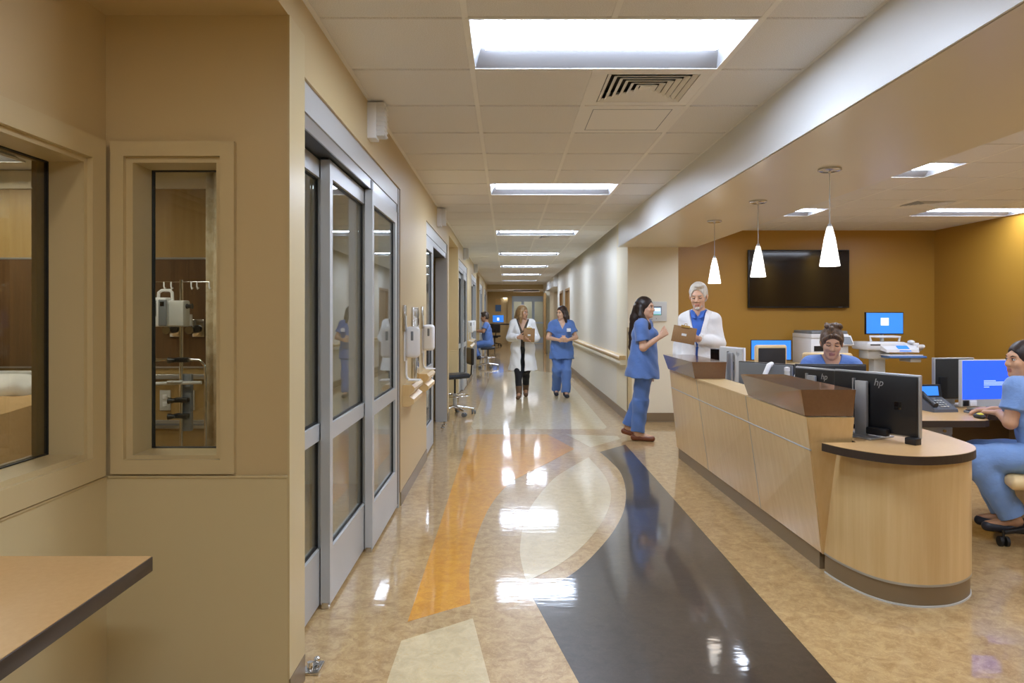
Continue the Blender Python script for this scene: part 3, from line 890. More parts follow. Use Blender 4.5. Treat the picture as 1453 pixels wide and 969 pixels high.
# ---- right handrail
t = thing('handrail', 'long wooden handrail along the right corridor wall', 'handrail', (WR, 9.52, 0))
def prof_x(prof, y0, y1, mi=0):
    mb = MB(); n = len(prof)
    mb.add([(x, y0, z) for x, z in prof] + [(x, y1, z) for x, z in prof], [list(range(n)), list(range(2 * n - 1, n - 1, -1))] + [(i, i + n, (i + 1) % n + n, (i + 1) % n) for i in range(n)], mi)
    return mb
prof_x([(0, 0.81), (-0.06, 0.81), (-0.092, 0.825), (-0.092, 0.85), (-0.075, 0.865), (0, 0.865)], 0.0, 8.3).build('upper_rail', 'maple_pale', t)
prof_x([(0, 0.74), (-0.045, 0.74), (-0.08, 0.755), (-0.08, 0.79), (-0.05, 0.81), (0, 0.81)], 0.0, 8.3).build('bumper', 'paint_cream', t)
MB().box(-0.09, 0, -0.012, 0.0, 0.81, 0.866).build('end_cap', 'maple', t)
MB().box(-0.078, 0, -0.012, 0.0, 0.742, 0.805).build('end_cap', 'paint_cream', t)
# touch panel on the column
t = thing('wall_control_panel', 'white wall panel with a small touch screen on the cream end wall', 'control panel', (1.955, 9.37, 1.465))
MB().rbox(-0.165, 0.16, -0.022, 0, -0.135, 0.125, r=.006).build('housing', 'lightgrey_plastic', t)
MB().rbox(-0.09, 0.09, -0.026, -0.018, -0.055, 0.065, r=.003).build('bezel', 'grey_plastic', t)
s_ = bx('screen', 'screen_dim', t, -0.08, 0.08, -0.0275, -0.026, -0.04, 0.045)
bx('screen_bar', 'screen_teal', s_, -0.08, 0.08, -0.0282, -0.0275, -0.052, -0.04)
bx('screen_window', 'screen_white', s_, -0.07, 0.07, -0.0282, -0.0275, 0.0, 0.035)
MB().box(-0.12, -0.03, -0.0225, -0.022, -0.112, -0.104).build('print_line', 'print_grey', t)
MB().ball((0.02, -0.022, -0.10), (0.006, 0.002, 0.006)).build('button', 'grey_plastic', t)
t = thing('wall_switch', 'small white wall plate beside the far wooden doors', 'switch', (WR, 17.6, 1.25))
MB().rbox(-0.008, 0, -0.04, 0.04, -0.06, 0.06, r=.002).build('plate', 'white_plastic', t)
MB().rbox(-0.012, -0.007, -0.012, 0.012, -0.025, 0.025, r=.002).build('rocker', 'lightgrey_plastic', t)

# ---- near desk in the alcove
t = thing('alcove_desk', 'tan laminate desktop with dark edge in the left foreground', 'desk', (-1.22, 1.4, 0))
MB().rbox(-0.22, 0.23, -0.62, 0.582, 0.700, 0.7405, r=.002).build('edge_band', 'edge_dark', t)
MB().box(-0.22, 0.2275, -0.6175, 0.5795, 0.7395, 0.7425).build('top', 'laminate_tan', t)
MB().box(-0.20, 0.0, -0.60, -0.57, 0, 0.70).build('support', 'paint_trim', t)
MB().box(-0.22, -0.15, -0.57, 0.55, 0.60, 0.70).build('wall_cleat', 'paint_trim', t)

# ---- TV
t = thing('television', 'large black flat television on the orange wall', 'television', (4.18, YO, 1.93))
MB().rbox(-0.725, 0.72, -0.075, -0.03, -0.415, 0.415, r=.006).build('housing', 'black_plastic', t)
MB().box(-0.712, 0.707, -0.0765, -0.074, -0.395, 0.402).build('screen', 'black_gloss', t)
MB().box(-0.2, 0.2, -0.03, -0.001, -0.2, 0.2).build('wall_bracket', 'black_plastic', t)
MB().box(0.56, 0.62, -0.0768, -0.075, -0.408, -0.402).build('maker_mark', 'grey_plastic', t)

# ================================================================ NURSE DESK
FY, NYT, NYB = 7.03, 3.73, 3.90
def fxt(Y): return 1.615 + (1.58 - 1.615) * (FY - Y) / (FY - NYT)      # front x at z=.88
def fxb(Y): return 1.69 + (1.735 - 1.69) * (FY - Y) / (FY - NYB)       # front x at z=.10
def fp(Yt, Yb, z):
    k = (z - 0.10) / 0.78
    Y = Yb + (Yt - Yb) * k
    return (fxb(Yb) + (fxt(Yt) - fxb(Yb)) * k, Y, z)
desk = thing('reception_counter', 'maple reception counter with two brown transaction ledges', 'counter')
def fpanel(ya, yb, za, zb, off=0.0):
    """ya=(top,bottom) far; yb near"""
    g_ = 0.004
    P = []
    for z in (za, zb):
        a = fp(ya[0] - g_, ya[1] - g_, z); b = fp(yb[0] + g_, yb[1] + g_, z)
        P.append((a, b))
    (a0, b0), (a1, b1) = P
    t_ = 0.02
    vs = [b0, (b0[0] + t_, b0[1], b0[2]), (a0[0] + t_, a0[1], a0[2]), a0, b1, (b1[0] + t_, b1[1], b1[2]), (a1[0] + t_, a1[1], a1[2]), a1]
    return MB().hexa(vs).build('front_panel', 'maple', desk)
ys = [((FY, FY), (6.0, 5.98)), ((6.0, 5.98), (4.72, 4.80)), ((4.72, 4.80), (NYT, NYB))]
for ya, yb in ys:
    fpanel(ya, yb, 0.105, 0.692); fpanel(ya, yb, 0.70, 0.876)
# carcass behind panels, metal strips
core = MB()
a0, a1 = fp(FY, FY, 0.10), fp(FY, FY, 0.87); b0, b1 = fp(NYT, NYB, 0.10), fp(NYT, NYB, 0.87)
core.hexa([(b0[0] + .04, b0[1] + .006, .10), (1.835, b0[1] + .006, .10), (1.835, FY - .01, .10), (a0[0] + .04, FY - .01, .10),
           (b1[0] + .04, b1[1] + .006, .868), (1.83, b1[1] + .006, .868), (1.83, FY - .01, .868), (a1[0] + .04, FY - .01, .868)])
core.build('carcass', 'silver', desk)
st = MB()
p, q = fp(FY, FY, 0.696), fp(NYT, NYB, 0.696)
st.tube([(p[0] + .001, p[1], p[2]), (q[0] + .001, q[1], q[2])], 0.005, n=6)
st.build('metal_strip', 'alu', desk)
for yt, yb in ((6.0, 5.98), (4.72, 4.80)):
    p, q = fp(yt, yb, 0.105), fp(yt, yb, 0.875)
    MB().tube([(p[0] + .003, p[1], p[2]), (q[0] + .003, q[1], q[2])], 0.0055, n=6).build('metal_strip', 'alu', desk)
e = MB()
e.hexa([(b0[0] + .004, b0[1] - .004, .10), (1.835, b0[1] - .004, .10), (1.835, b0[1] + .012, .10), (b0[0] + .004, b0[1] + .012, .10),
        (b1[0] + .004, b1[1] - .004, .876), (1.83, b1[1] - .004, .876), (1.83, b1[1] + .012, .876), (b1[0] + .004, b1[1] + .012, .876)])
e.build('end_panel', 'maple', desk)
MB().box(fxt(5) + 0.002, 1.83, 4.72, 6.0, .868, .880).build('counter_cap', 'maple_pale', desk)
def ledge(y0, y1, name):
    m_ = MB()
    m_.hexa([(1.578, y0 + .02, .88), (1.832, y0 + .02, .88), (1.832, y1 - .01, .88), (1.60, y1 - .01, .88),
             (1.548, y0, 1.022), (1.838, y0, 1.022), (1.838, y1, 1.022), (1.552, y1, 1.022)])
    o = m_.build('transaction_ledge', 'laminate_brown', desk)
    return o
ledge(5.92, 7.03, 'A'); ledge(3.727, 4.70, 'B')
tk = MB()
tk.hexa([(1.745, 3.95, 0), (1.80, 3.95, 0), (1.80, FY - .03, 0), (1.70, FY - .03, 0), (1.745, 3.95, .10), (1.80, 3.95, .10), (1.80, FY - .03, .10), (1.70, FY - .03, .10)])
tk.build('toe_kick', 'rubber_base', desk)

cd = thing('curved_desk', 'rounded maple desk end with tan top and dark edge', 'desk')
nose = spline([(1.652, 3.715), (1.68, 3.62), (1.717, 3.54), (1.80, 3.43), (1.89, 3.372), (2.01, 3.355), (2.166, 3.40), (2.29, 3.48), (2.37, 3.575), (2.42, 3.70), (2.45, 3.95)], 5)
top = nose + [(2.45, 7.0), (1.842, 7.0), (1.842, 3.725)]
MB().prism(top, 0.703, 0.7435).build('edge_band', 'edge_dark', cd)
ins = [(2.03 + (x - 2.03) * .995, 3.85 + (y - 3.85) * .995) for x, y in nose] + [(2.447, 7.0), (1.845, 7.0), (1.845, 3.73)]
MB().prism(ins, 0.743, 0.7455).build('worktop', 'laminate_tan', cd)
def inset(k, n0, dy=0.0):
    return [(2.05 + (x - 2.05) * k, 3.95 + (y - 3.95) * k + dy) for x, y in nose]
nb = spline([(1.745, 3.895), (1.752, 3.80), (1.775, 3.68), (1.815, 3.565), (1.88, 3.475), (1.97, 3.428), (2.06, 3.42), (2.17, 3.445), (2.28, 3.51), (2.365, 3.60), (2.405, 3.71), (2.41, 3.95)], 5)
def shell(poly, t_, z0, z1):
    cx, cy = 2.07, 3.95
    inn = [(cx + (x - cx) * t_, cy + (y - cy) * t_ + 0.001) for x, y in poly]
    return MB().prism(poly + inn[::-1], z0, z1, smooth=True)
shell(nb, 0.93, 0.112, 0.703).build('curved_panel', 'maple', cd)
nt_ = [(2.07 + (x - 2.07) * .985, 3.95 + (y - 3.95) * .985) for x, y in nb]
shell(nt_, 0.93, 0.0, 0.10).build('toe_kick', 'rubber_base', cd)
shell(nb, 0.95, 0.10, 0.112).build('metal_strip', 'alu', cd)
ng = [(2.07 + (x - 2.07) * 1.012, 3.95 + (y - 3.95) * 1.012) for x, y in nt_]
shell(ng, 0.97, 0.0, 0.008).build('floor_bead', 'lightgrey_plastic', cd)
MB().box(2.39, 2.41, 3.95, 5.2, 0.0, 0.703).build('side_panel', 'maple', cd)
MB().box(1.92, 2.41, 6.95, 6.98, 0.0, 0.703).build('side_panel', 'maple', cd)

xd = thing('cross_desk', 'tan-topped work desk with dark edge behind the rounded desk end', 'desk')
MB().prism([(2.455, 4.49), (3.03, 4.49), (3.08, 4.52), (3.11, 4.60), (3.13, 4.72), (3.20, 4.80), (3.75, 4.80), (3.75, 5.30), (2.455, 5.30)], 0.703, 0.7435).build('edge_band', 'edge_dark', xd)
MB().prism([(2.458, 4.493), (3.028, 4.493), (3.077, 4.523), (3.107, 4.602), (3.127, 4.722), (3.198, 4.803), (3.747, 4.803), (3.747, 5.297), (2.458, 5.297)], 0.743, 0.7455).build('worktop', 'laminate_tan', xd)
MB().box(3.70, 3.73, 4.82, 5.28, 0, 0.703).build('support', 'maple', xd)
MB().box(2.46, 2.49, 5.0, 5.28, 0, 0.703).build('support', 'maple', xd)
MB().box(2.49, 3.70, 5.22, 5.24, 0.25, 0.703).build('modesty_panel', 'paint_brown', xd)
pc = thing('pedestal_cabinet', 'grey drawer pedestal under the cross desk', 'cabinet', (2.72, 4.93, 0))
MB().rbox(-0.21, 0.21, -0.27, 0.27, 0.03, 0.695, r=.006).build('body', 'cabinet_grey', pc)
for z0, z1 in ((0.63, 0.685), (0.40, 0.622), (0.05, 0.392)):
    d_ = MB().rbox(-0.205, 0.205, -0.285, -0.268, z0, z1, r=.004).build('drawer', 'cabinet_grey', pc)
    if z0 < 0.6: MB().box(-0.16, 0.16, -0.288, -0.284, z1 - 0.03, z1 - 0.018).build('pull', 'grey_plastic', d_)
    else: MB().lathe([(0.01, -0.294), (0.01, -0.284)], (0.15, 0, 0.655), n=12, axis='y').build('lock', 'brass', d_)
bc = thing('back_counter', 'cream low counter against the orange wall behind the blue monitor', 'counter', (3.2, 9.75, 0))
MB().rbox(-0.85, 0.82, -0.42, 0.44, 0.72, 0.76, r=.004).build('top', 'maple_pale', bc)
MB().box(-0.83, 0.80, -0.38, 0.43, 0.0, 0.72).build('body', 'maple', bc)
for k in range(3):
    d_ = MB().box(-0.82 + k * .54, -0.30 + k * .54, -0.395, -0.38, 0.10, 0.70).build('cabinet_door', 'maple', bc)
    MB().tube([(-0.35 + k * .54, -0.41, 0.5), (-0.35 + k * .54, -0.41, 0.6)], 0.005).build('handle', 'steel', d_)
RT = math.radians
# ================================================================ SCREENS AND STATION EQUIPMENT
def monitor(label, pl, pr, zb, zt, zbase, side='back', body='black_plastic', rim='silver', screen='screen_blue', logo=True, content=None, stand=True, stand_x=0.0, rimw=0.008, lt=0.0):
    """pl / pr : left / right end as seen from the corridor; side: what the viewer sees"""
    pl, pr = Vector((pl[0], pl[1], 0)), Vector((pr[0], pr[1], 0))
    c = (pl + pr) / 2; d = pr - pl
    w = d.length / 2
    t = thing('monitor', label, 'monitor', (c.x, c.y, zbase), math.atan2(d.y, d.x))
    b, tp = zb - zbase, zt - zbase
    if side == 'back':
        MB().rbox(-w, w, 0.0, 0.022, b, tp, r=.004).build('frame', rim, t)
        MB().rbox(-w + rimw, w - rimw, -0.012, 0.004, b + rimw, tp - rimw, r=.006).build('back_cover', body, t)
        MB().box(-w + .008, w - .008, 0.022, 0.0235, b + .008, tp - .008).build('screen', screen, t)
        if stand:
            MB().rbox(stand_x - 0.035, stand_x + 0.035, -0.045, -0.020, 0.005, tp - 0.05, r=.006).build('stand_column', 'silver', t)
            MB().box(stand_x - 0.06, stand_x - 0.05, -0.03, -0.012, 0.06, tp - 0.04).build('stand_edge', 'silver', t)
            MB().rbox(stand_x - 0.03, stand_x + 0.03, -0.022, -0.010, (b + tp) / 2 - 0.04, (b + tp) / 2 + 0.04, r=.003).build('mount', 'black_plastic', t)
            MB().rbox(stand_x - 0.11, stand_x + 0.11, -0.11, 0.09, 0.0, 0.010, r=.003).build('stand_base', 'silver', t)
        if logo:
            text('maker_mark', 'hp', 0.055, 'silver', t, (stand_x + 0.085, -0.0125, tp - 0.055), (PI / 2, 0, 0), shear=0.25)
    else:
        MB().rbox(-w, w, 0.0, 0.03, b, tp, r=.004).build('frame', rim, t)
        s = MB().box(-w + rimw, w - rimw, -0.002, 0.002, b + rimw + lt, tp - rimw).build('screen', screen, t)
        for (x0, x1, z0, z1, m_) in (content or []):
            MB().box(x0, x1, -0.0032, -0.002, z0 + b, z1 + b).build('screen_window' if m_ == 'screen_white' else 'screen_text', m_, s)
        if stand:
            MB().rbox(-0.03, 0.03, 0.03, 0.055, 0.005, (b + tp) / 2, r=.005).build('stand_column', 'silver', t)
            MB().rbox(-0.13, 0.13, -0.08, 0.11, 0.0, 0.010, r=.003).build('stand_base', 'silver', t)
    return t
ZD = 0.7455
m1 = monitor('black monitor back, largest, on the rounded desk end', (1.895, 4.10), (2.135, 3.66), 0.772, 1.103, ZD, rim='silver', stand_x=-0.055)
MB().rbox(0.20, 0.26, -0.05, 0.0, 0.0, 0.035, r=.004).build('hinge_foot', 'black_plastic', m1)
MB().rbox(-0.02, 0.10, -0.05, -0.012, 0.02, 0.06, r=.008).build('cable_box', 'black_plastic', m1)
MB().rbox(0.12, 0.16, -0.0135, -0.011, 0.17, 0.21, r=.002).build('port_cover', 'black_gloss', m1)
monitor('black monitor back just behind the near brown ledge', (2.03, 4.98), (2.205, 4.56), 0.79, 1.056, ZD, stand_x=-0.05)
monitor('dark monitor back between the two brown ledges with white arms', (1.915, 5.85), (2.20, 5.42), 0.79, 1.035, ZD, rim='black_plastic', body='grey_plastic', logo=False, stand=False)
m3 = bpy.data.objects['monitor.002']
m3i = (Matrix.Translation(m3.location) @ Matrix.Rotation(m3.rotation_euler.z, 4, 'Z')).inverted()
for k, (x, y) in enumerate(((1.99, 5.50), (2.14, 5.27))):
    t = m3; mx = m3i @ Matrix.Translation((x, y, ZD))
    MB().lathe([(0.05, 0), (0.05, 0.012), (0.02, 0.02), (0.02, 0.16)], n=16).xf(mx).build('clamp', 'white_plastic', t)
    MB().tube([(0, 0, 0.15), (0.02, 0.02, 0.20), (0.07, 0.06, 0.275), (0.095, 0.08, 0.28), (0.11, 0.12, 0.25)], [0.016, 0.018, 0.02, 0.022, 0.018]).xf(mx).build('arm', 'white_plastic', t)
t = thing('pump_bottle', 'small clear bottle standing behind the near ledge', 'bottle', (2.05, 5.18, ZD))
MB().lathe([(0.028, 0), (0.03, 0.01), (0.03, 0.2), (0.02, 0.225), (0.018, 0.26)], n=18).build('body', 'pendant_frost_clear' if 'pendant_frost_clear' in M else 'lightgrey_plastic', t)
MB().lathe([(0.020, 0.26), (0.020, 0.285), (0.008, 0.29)], n=14).build('cap', 'white_plastic', t)
monitor('wide black monitor back in front of the seated nurse with curly hair', (2.12, 5.20), (2.62, 5.16), 0.80, 1.056, ZD, rim='black_plastic', logo=False, stand=True)
monitor('silver-grey monitor back behind the far brown ledge', (2.03, 6.75), (2.135, 6.38), 0.775, 1.118, ZD, body='lightgrey_plastic', rim='white_plastic', stand=True, stand_x=0.03)
monitor('small black monitor left of the silver one, by the man in white coat', (1.99, 6.93), (2.14, 6.70), 0.80, 1.09, ZD, side='front', screen='black_gloss', rim='silver', stand=True)
monitor('blue-lit monitor with a white box on the back counter', (3.33, 9.66), (3.86, 9.60), 0.80, 1.075, 0.76, side='front', rim='black_plastic',
        content=[(-0.01, 0.09, 0.09, 0.19, 'screen_white'), (0.005, 0.07, 0.15, 0.155, 'screen_text'), (0.005, 0.07, 0.13, 0.135, 'screen_text')])
m8 = monitor('bright blue monitor with white text in front of the nurse at right', (3.165, 4.93), (3.68, 4.99), 0.775, 1.103, ZD, side='front', rim='lightgrey_plastic', screen='screen_blue_deep', lt=0.045, rimw=0.007,
             content=[(-0.09, 0.0, 0.178, 0.183, 'screen_text'), (-0.09, 0.06, 0.168, 0.173, 'screen_text'), (-0.09, 0.07, 0.158, 0.163, 'screen_text'), (-0.09, 0.05, 0.148, 0.153, 'screen_text'), (-0.09, -0.05, 0.134, 0.139, 'screen_text')])
MB().rbox(-0.20, -0.15, -0.012, 0.0, 0.035, 0.075, r=.003).build('sticker', 'paper', m8)
MB().rbox(-0.25, -0.21, -0.012, 0.0, 0.035, 0.075, r=.003).build('sticker', 'black_plastic', m8)
m9 = monitor('black tilted monitor just left of the bright blue one', (3.14, 5.20), (3.46, 5.24), 0.79, 1.10, ZD, side='front', screen='black_gloss', rim='silver')
# phone
t = thing('desk_phone', 'grey desk phone with blue display on the cross desk', 'phone', (3.01, 4.98, ZD), 0.12)
pb = MB(); pb.hexa([(-0.09, -0.11, 0), (0.09, -0.11, 0), (0.09, 0.08, 0), (-0.09, 0.08, 0), (-0.088, -0.108, 0.02), (0.088, -0.108, 0.02), (0.075, 0.05, 0.10), (-0.075, 0.05, 0.10)])
pb.build('base', 'phone_grey', t)
MB().hexa([(-0.08, 0.03, 0.09), (0.08, 0.03, 0.09), (0.08, 0.075, 0.08), (-0.08, 0.075, 0.08), (-0.08, 0.045, 0.175), (0.08, 0.045, 0.175), (0.08, 0.075, 0.175), (-0.08, 0.075, 0.175)]).build('display_housing', 'black_plastic', t)
MB().hexa([(-0.068, 0.030, 0.10), (0.055, 0.030, 0.10), (0.055, 0.034, 0.10), (-0.068, 0.034, 0.10), (-0.068, 0.041, 0.165), (0.055, 0.041, 0.165), (0.055, 0.045, 0.165), (-0.068, 0.045, 0.165)]).build('display', 'screen_blue', t)
for r_ in range(4):
    for c_ in range(3):
        y_ = -0.085 + r_ * 0.022; z_ = 0.022 + (y_ + 0.108) * 0.506
        MB().rbox(-0.02 + c_ * 0.022, -0.006 + c_ * 0.022, y_ - 0.006, y_ + 0.006, z_, z_ + 0.007, r=.002).build('key', 'lightgrey_plastic', t)
MB().tube([(-0.066, -0.095, 0.045), (-0.066, -0.03, 0.075), (-0.066, 0.045, 0.115)], [0.02, 0.013, 0.02]).build('handset', 'black_plastic', t)
MB().lathe([(0.016, 0.078), (0.016, 0.086)], (0.0, 0.02, 0), n=16).build('navigation_key', 'silver', t)
t = thing('mouse', 'black and yellow mouse under the hand of the nurse at right', 'mouse', (3.07, 4.60, ZD))
MB().ball((0, 0, 0.012), (0.028, 0.05, 0.02)).build('body', 'black_plastic', t)
MB().ball((0, -0.005, 0.02), (0.02, 0.032, 0.016)).build('top_shell', 'yellow_plastic', t)
t = thing('keyboard', 'grey keyboard on the cross desk before the bright blue monitor', 'keyboard', (3.34, 4.87, ZD), 0.0)
MB().rbox(-0.2, 0.18, -0.06, 0.0, 0, 0.016, r=.004).build('base', 'grey_plastic', t)
for r_ in range(3):
    MB().box(-0.19, 0.17, -0.055 + r_ * .018, -0.041 + r_ * .018, 0.016, 0.021).build('key_row', 'black_plastic', t)

# copier
t = thing('copier', 'white floor copier against the orange wall behind the seated nurse', 'copier', (4.32, 9.75, 0))
MB().rbox(-0.26, 0.24, -0.30, 0.32, 0.03, 1.10, r=.01).build('body', 'white_plastic', t)
MB().rbox(-0.26, 0.24, -0.31, 0.32, 1.10, 1.16, r=.008).build('scanner', 'white_plastic', t)
MB().rbox(-0.25, 0.23, -0.30, 0.30, 1.16, 1.20, r=.01).build('lid', 'grey_plastic', t)
MB().box(-0.22, 0.06, -0.306, -0.20, 0.93, 1.00).build('output_slot', 'black_plastic', t)
cp = MB().hexa([(0.12, -0.40, 1.02), (0.27, -0.40, 1.02), (0.27, -0.33, 1.0), (0.12, -0.33, 1.0), (0.10, -0.34, 1.14), (0.25, -0.34, 1.14), (0.25, -0.30, 1.14), (0.10, -0.30, 1.14)]).build('control_panel', 'white_plastic', t)
MB().hexa([(0.135, -0.402, 1.03), (0.255, -0.402, 1.03), (0.255, -0.398, 1.03), (0.135, -0.398, 1.03), (0.118, -0.352, 1.125), (0.236, -0.352, 1.125), (0.236, -0.346, 1.125), (0.118, -0.346, 1.125)]).build('touch_screen', 'grey_plastic', cp)
for z0 in (0.08, 0.34, 0.60):
    d_ = MB().rbox(-0.255, 0.235, -0.315, -0.298, z0, z0 + 0.24, r=.004).build('paper_drawer', 'white_plastic', t)
    MB().box(-0.08, 0.08, -0.317, -0.314, z0 + 0.19, z0 + 0.21).build('pull', 'grey_plastic', d_)

# workstation cart
t = thing('workstation_cart', 'white wheeled computer cart with blue screen by the orange wall', 'cart', (5.03, 9.45, 0))
MB().rbox(-0.25, 0.255, -0.02, 0.02, 1.155, 1.452, r=.005).build('monitor_housing', 'black_plastic', t)
s = MB().box(-0.24, 0.245, -0.0215, -0.018, 1.168, 1.44).build('screen', 'screen_blue', t)
MB().box(-0.05, 0.055, -0.0225, -0.0212, 1.275, 1.375).build('screen_window', 'screen_white', s)
MB().tube([(0, 0.03, 1.3), (0, 0.06, 1.15), (0, 0.04, 1.05)], 0.025).build('monitor_arm', 'lightgrey_plastic', t)
MB().tube([(-0.18, -0.02, 1.06), (-0.2, -0.03, 1.13), (-0.10, -0.03, 1.125), (0.12, -0.03, 1.125), (0.20, -0.03, 1.12), (0.19, -0.02, 1.06)], 0.016).build('handle', 'white_plastic', t)
MB().rbox(-0.33, 0.20, -0.20, 0.22, 0.95, 1.06, r=.03, seg=3).build('work_head', 'white_plastic', t)
MB().box(-0.28, -0.15, -0.203, -0.195, 1.015, 1.03).build('card_slot', 'black_plastic', t)
MB().hexa([(-0.12, -0.30, 0.93), (0.30, -0.30, 0.93), (0.40, -0.12, 0.97), (-0.16, -0.12, 0.97), (-0.12, -0.29, 0.965), (0.30, -0.29, 0.965), (0.40, -0.12, 1.045), (-0.16, -0.12, 1.05)]).build('front_tray', 'white_plastic', t)
MB().tube([(0.30, -0.22, 1.0), (0.40, -0.20, 1.0), (0.43, -0.1, 0.96), (0.43, -0.05, 0.93)], [0.03, 0.03, 0.022, 0.018]).build('side_handle', 'white_plastic', t)
MB().hexa([(0.05, -0.304, 0.945), (0.20, -0.304, 0.945), (0.20, -0.298, 0.945), (0.05, -0.298, 0.945), (0.04, -0.23, 1.015), (0.18, -0.23, 1.015), (0.18, -0.22, 1.01), (0.04, -0.22, 1.01)]).build('touch_pad', 'screen_blue', t)
MB().ball((0.28, -0.15, 1.06), (0.04, 0.06, 0.025)).build('mouse_pod', 'white_plastic', t)
MB().rbox(-0.10, 0.38, -0.34, 0.05, 0.855, 0.885, r=.01).build('keyboard_tray', 'cart_blue', t)
MB().rbox(-0.12, 0.34, -0.32, 0.05, 0.885, 0.90, r=.005).build('keyboard', 'white_plastic', t)
MB().rbox(0.20, 0.34, -0.28, 0.0, 0.80, 0.855, r=.01).build('tray_box', 'lightgrey_plastic', t)
MB().rbox(-0.27, 0.02, -0.12, 0.14, 0.83, 0.95, r=.02).build('underbody', 'lightgrey_plastic', t)
MB().rbox(-0.16, 0.0, -0.05, 0.09, 0.14, 0.84, r=.015).build('column', 'lightgrey_plastic', t)
MB().rbox(-0.32, 0.2, -0.26, 0.26, 0.085, 0.145, r=.02).build('base', 'lightgrey_plastic', t)
for x, y in ((-0.28, -0.22), (0.16, -0.22), (-0.28, 0.22), (0.16, 0.22)):
    MB().lathe([(0.02, -0.016), (0.042, -0.012), (0.042, 0.012), (0.02, 0.016)], (x, y, 0.042), n=16, axis='x').build('caster', 'grey_plastic', t)

# ================================================================ CHAIRS AND STOOLS
def star_base(t, r, z, n, m, wheel='black_rubber', a0=0.0, hub=0.3):
    for k in range(n):
        a = a0 + 2 * PI * k / n
        c_, s_ = math.cos(a), math.sin(a)
        lg = MB().tube([(c_ * 0.03, s_ * 0.03, z + 0.035), (c_ * r * .6, s_ * r * .6, z + 0.015), (c_ * r, s_ * r, z)], [0.024, 0.020, 0.015]).build('leg', m, t)
        w = MB()
        for o in (-0.018, 0.018):
            q = MB().lathe([(0.012, -0.009), (0.030, -0.009), (0.030, 0.009), (0.012, 0.009)], (0, 0, 0), n=16, axis='y')
            q.v = [(x, y + o, zz) for x, y, zz in q.v]
            w.add(q.v, q.f, 0, True)
        w.xf(Matrix.Translation((c_ * r, s_ * r, 0.030)) @ Matrix.Rotation(a + 0.5 + k, 4, 'Z'))
        w.build('caster', wheel, lg)
        MB().tube([(c_ * r, s_ * r, 0.03), (c_ * r, s_ * r, z + 0.01)], 0.008, n=8).build('caster_stem', m, lg)
def stool(label, loc, rz, back=True, seat_h=0.56):
    t = thing('stool', label, 'stool', loc, rz)
    star_base(t, 0.27, 0.075, 5, 'chrome', 'grey_plastic', a0=0.3)
    MB().tube([(0, 0, 0.09), (0, 0, 0.30)], 0.030, n=16).build('gas_column', 'lightgrey_plastic', t)
    MB().tube([(0, 0, 0.28), (0, 0, seat_h - 0.06)], 0.014, n=12).build('piston', 'black_plastic', t)
    R_ = 0.20
    rg = MB(); rg.tube([(R_ * math.cos(2 * PI * k / 24), R_ * math.sin(2 * PI * k / 24), 0.27) for k in range(25)], 0.009, n=8, caps=False)
    for k in range(3):
        a = 2 * PI * k / 3
        rg.tube([(0.02 * math.cos(a), 0.02 * math.sin(a), 0.285), (R_ * math.cos(a), R_ * math.sin(a), 0.27)], 0.007, n=8)
    rg.build('foot_ring', 'chrome', t)
    MB().rbox(-0.10, 0.10, -0.08, 0.08, seat_h - 0.075, seat_h - 0.05, r=.006).build('seat_plate', 'black_plastic', t)
    st_ = MB().rbox(-0.20, 0.20, -0.19, 0.19, seat_h - 0.06, seat_h + 0.005, r=.028, seg=4)
    st_.v = [(x * (1.0 - 0.15 * max(0, y / 0.19)), y, z - 0.02 * max(0, -y / 0.19)) for x, y, z in st_.v]
    st_.build('seat', 'stool_seat', t)
    if back:
        MB().tube([(0, 0.05, seat_h - 0.06), (0, 0.20, seat_h - 0.06), (0, 0.235, seat_h - 0.02), (0, 0.25, seat_h + 0.2)], 0.011).build('back_bar', 'black_plastic', t)
        b = MB().rbox(-0.17, 0.17, 0.215, 0.262, seat_h + 0.12, seat_h + 0.36, r=.022, seg=4)
        b.v = [(x, y - 0.5 * x * x * 1.5, z) for x, y, z in b.v]
        b.build('backrest', 'black_plastic', t)
    return t
stool('black stool with chrome star base in front of the alcove', (-0.735, 10.05, 0), math.radians(-75), True, 0.585)
stool('black chrome-based stool under the seated man in blue', (-0.50, 18.95, 0), math.radians(-90), False, 0.56)
